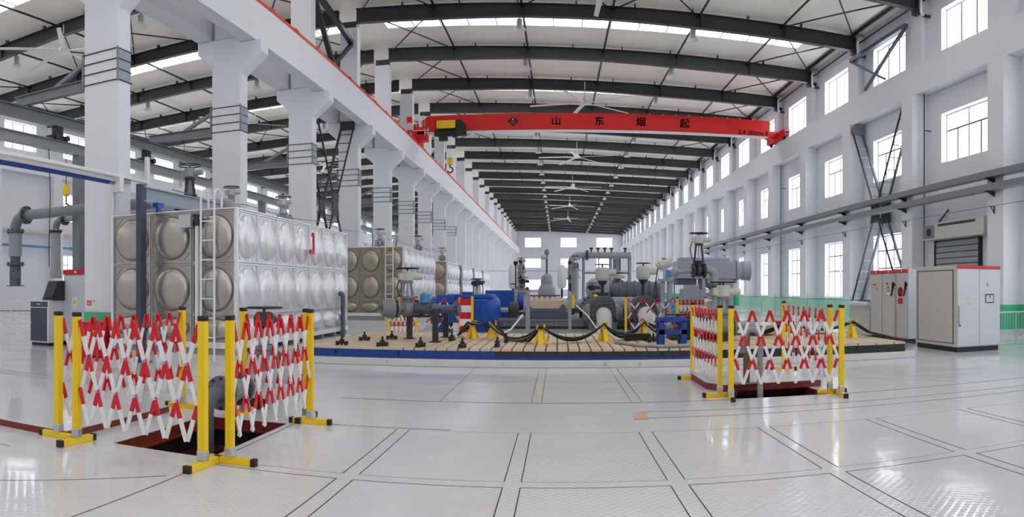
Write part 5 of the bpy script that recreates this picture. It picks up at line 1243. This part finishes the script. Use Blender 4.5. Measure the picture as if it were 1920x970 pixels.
b = MB(); b.cyl((-0.6,0,2.0),(-1.0,0.1,1.95),0.06,n=10,m='mid_grey'); b.lathe([(0.06,0),(0.14,0.05),(0.14,0.12),(0.05,0.2)], (-0.95,0.1,1.96),(-1,0.2,-0.1), 12, 'mid_grey'); b.build('side_branch', t)
for k in range(3): q = MB(); q.lathe([(0.02,0),(0.06,0.02),(0.06,0.1),(0.02,0.12)], (-0.28+0.04*k,-0.12,0.9+0.24*k), n=10, m='white_paint'); q.cyl((-0.25+0.04*k,-0.12,0.95+0.24*k),(0,0,0.95+0.24*k),0.02,n=8,m='white_paint'); q.build('gauge', t)
t = thing('motor_valve', 'beige motor valve with upturned handwheel at the right pit barriers', 'valve', (3.62, 14.6, BZ))
b = MB(); b.bx(-0.15,0.15,-0.15,0.15,0,0.22,'dark_steel'); b.build('pedestal', t)
b = MB(); b.cyl((-0.7,0,0.34),(-0.25,0,0.34),0.1,n=14,m='mid_grey'); b.cyl((0.25,0,0.34),(0.8,0,0.34),0.1,n=14,m='mid_grey'); b.build('pipe_stub', t)
motor_valve(t, (0,0,0.34), 0.155, 0.62, 0, 'grey_paint', 'cream', True, 0.5)
t = thing('test_frame', 'blue square steel frame stand with a shelf on the bed edge', 'stand', (2.25, 13.35, BZ))
for x in (-0.22, 0.22):
    for y in (-0.18, 0.22): b = MB(); b.bx(x-0.05,x+0.05,y-0.05,y+0.05,0,0.52,'deep_blue'); b.build('leg', t)
for z in (0.5, 0.26): b = MB(); b.bx(-0.27,0.27,-0.23,-0.13,z,z+0.09,'deep_blue'); b.bx(-0.27,0.27,0.17,0.27,z,z+0.09,'deep_blue'); b.bx(-0.27,-0.17,-0.13,0.17,z,z+0.09,'deep_blue'); b.bx(0.17,0.27,-0.13,0.17,z,z+0.09,'deep_blue'); b.build('frame_ring', t)
b = MB(); b.bx(-0.17,0.17,-0.13,0.17,0.31,0.33,'plate_tan'); b.build('shelf', t)
t = thing('grey_gearbox', 'small gearbox with red cap on the shelf of the blue frame', 'gearbox', (2.22, 13.35, BZ+0.33))
b = MB(); b.bx(-0.1,0.06,-0.06,0.06,0,0.1,'bolt_steel'); b.build('body', t, bevel=0.01)
b = MB(); b.cyl((0.09,0,0.05),(0.13,0,0.05),0.045,n=12,m='red'); b.build('cap', t)
t = thing('machine_cover', 'black tarpaulin covered machine on a grey beam behind the blue frame', 'machine', (3.0, 15.4, BZ))
b = MB(); b.prism([(-0.5,0.0),(0.75,0.0),(0.7,0.35),(0.3,0.52),(-0.1,0.5),(-0.35,0.3)], 'xz', -0.4, 0.4, 'dark_steel'); b.build('cover', t, bevel=0.05)
b = MB(); b.prism([(-0.52,0.55),(0.75,0.55),(0.75,0.58),(-0.52,0.58)], 'xz', -0.3, 0.3, 'black'); b.bx(0.6,0.7,-0.05,0.05,0.3,0.56,'black'); b.bx(-0.3,-0.2,-0.05,0.05,0.3,0.56,'black'); b.build('top_shelf', t)
t = thing('drive_unit', 'low black drive unit lying on the bed left of the blue frame', 'drive', (1.75, 15.0, BZ))
b = MB(); b.bx(-0.3,0.3,-0.1,0.1,0.02,0.16,'black'); b.cyl((0.3,0,0.09),(0.45,0,0.09),0.05,n=12,m='bolt_steel'); b.build('drive_body', t, bevel=0.01)
for x in (-0.2, 0.2): b = MB(); b.bx(x-0.05,x+0.05,-0.14,0.14,0,0.02,'black'); b.build('foot', t)
# things seen through the right barriers
t = thing('hose_bend', 'grey hooked pipe rising from the right pit', 'pipe', (2.76, 9.0, 0))
b = MB(); b.tube([(0,0,-1.3),(0,0,0.82)] + arc((-0.12,0,0.82),0.12,0,PI*0.75,'xz',8) + [(-0.25,0.02,0.72)], 0.042, 12, 'mid_grey'); b.build('pipe_run', t)
b = MB(); b.lathe([(0.06,0),(0.06,0.1)], (-0.25,0.02,0.62), (0,0,1), 12, 'grey_paint'); b.build('nozzle', t)
t = thing('wooden_plank', 'brown wooden plank standing upright behind the right pit barrier', 'plank', (2.72, 9.55, 0.108), rz=0.15)
b = MB(); b.prism([(-0.045,0.0),(0.045,0.0),(0.045,0.72),(0.02,0.78),(-0.02,0.78),(-0.045,0.72)], 'xz', -0.02, 0.02, 'plank_brown'); b.build('plank', t)
b = MB(); b.bx(-0.2,0.25,-0.08,0.08,0.0,0.015,'grey_paint'); b.build('base_plate', t)
for k, (x, y, w, d, h, m, lb) in enumerate(((4.6,16.0,0.7,0.5,0.22,'plate_tan','tan crate lying on the bed behind the right barriers'), (5.5,16.4,0.6,0.4,0.3,'red','red metal case on the bed behind the right barriers'), (6.2,16.0,0.5,0.4,0.2,'cream','pale box on the bed near the glass balustrade'))):
    t = thing('equipment_case', lb, 'case', (x, y, BZ), group='cases on the right part of the bed')
    b = MB(); b.bx(0,w,0,d,0.02,h,m); b.build('case_body', t, bevel=0.015)
    b = MB(); b.bx(-0.01,w+0.01,-0.01,d+0.01,h,h+0.03,m); b.build('lid', t, bevel=0.006)
    b = MB(); b.bx(0.05,0.15,0.05,d-0.05,0,0.02,'black'); b.bx(w-0.15,w-0.05,0.05,d-0.05,0,0.02,'black'); b.build('foot', t)
    b = MB(); b.tube([(w*0.35,-0.02,h*0.5),(w*0.35,-0.05,h*0.5),(w*0.65,-0.05,h*0.5),(w*0.65,-0.02,h*0.5)],0.01,6,'black'); b.build('handle', t)

# smaller fittings among the pumps
for k, (x, y, z, m, sc, lb) in enumerate(((1.55,28.2,0.36,'yellow',1.0,'yellow valve body behind the front pump actuator'), (1.05,27.6,0.36,'pipe_blue',0.9,'light blue valve cap left of the front pump'), (-2.3,29.0,0.36,'orange',1.1,'orange fitting left of the drip tray'), (-1.55,30.2,0.0,'plate_tan',1.2,'tan gearbox left of the drip tray, behind the slim post'), (4.7,27.4,0.0,'pipe_blue',1.0,'light blue valve cap right of the rear pump'), (0.15,31.0,0.0,'yellow',1.0,'yellow fitting below the pressure bottle by the portal'))):
    t = thing('pipe_fitting', lb, 'fitting', (x, y, z), group='small fittings among the pumps')
    b = MB(); b.bx(-0.22*sc,0.22*sc,-0.2,0.2,0,0.35*sc,'dark_steel'); b.build('pedestal', t, bevel=0.02)
    b = MB(); b.lathe([(0.1*sc,0.35*sc),(0.2*sc,0.4*sc),(0.2*sc,0.62*sc),(0.12*sc,0.72*sc),(0.12*sc,0.85*sc),(0.05*sc,0.92*sc)], n=14, m=m); b.build('fitting_body', t)
    b = MB(); b.flange((-0.24*sc,0,0.5*sc),(1,0,0),0.17*sc,0.05,6,'grey_paint'); b.build('flange', t)
    b = MB(); b.flange((0.24*sc,0,0.5*sc),(1,0,0),0.17*sc,0.05,6,'grey_paint'); b.build('flange', t)
for k, (x0, x1, y, z, r, lb) in enumerate(((-4.6,-2.9,33.0,0.7,0.14,'grey horizontal pipe left of the left pressure bottle'), (-1.2,0.6,36.8,0.9,0.12,'grey horizontal pipe between the two pressure bottles'), (2.3,5.6,33.4,0.75,0.16,'grey horizontal pipe behind the large motor'), (-4.0,-1.0,30.8,0.45,0.12,'grey horizontal pipe behind the blue motors'))):
    t = thing('connecting_pipe', lb, 'pipe', (x0, y, 0), group='low pipes among the pumps'); L = x1-x0
    b = MB(); b.cyl((0,0,z),(L,0,z),r,n=14,m='mid_grey'); b.build('pipe_run', t)
    for x in (0.02, L/2, L-0.02): q = MB(); q.flange((x,0,z),(1,0,0),r*1.6,0.06,8,'grey_paint'); q.build('flange', t)
    for x in (L*0.25, L*0.75): q = MB(); q.bx(x-0.08,x+0.08,-0.1,0.1,0,z-r*0.8,'dark_steel'); q.build('pipe_support', t)
b = MB(); b.cyl((-9.1,78.3,3.6),(13.66,78.3,3.6),0.03,n=6,m='grey_paint'); tag(b.build('span_wire'), 'thin wire spanning the hall in front of the far windows', 'wire')
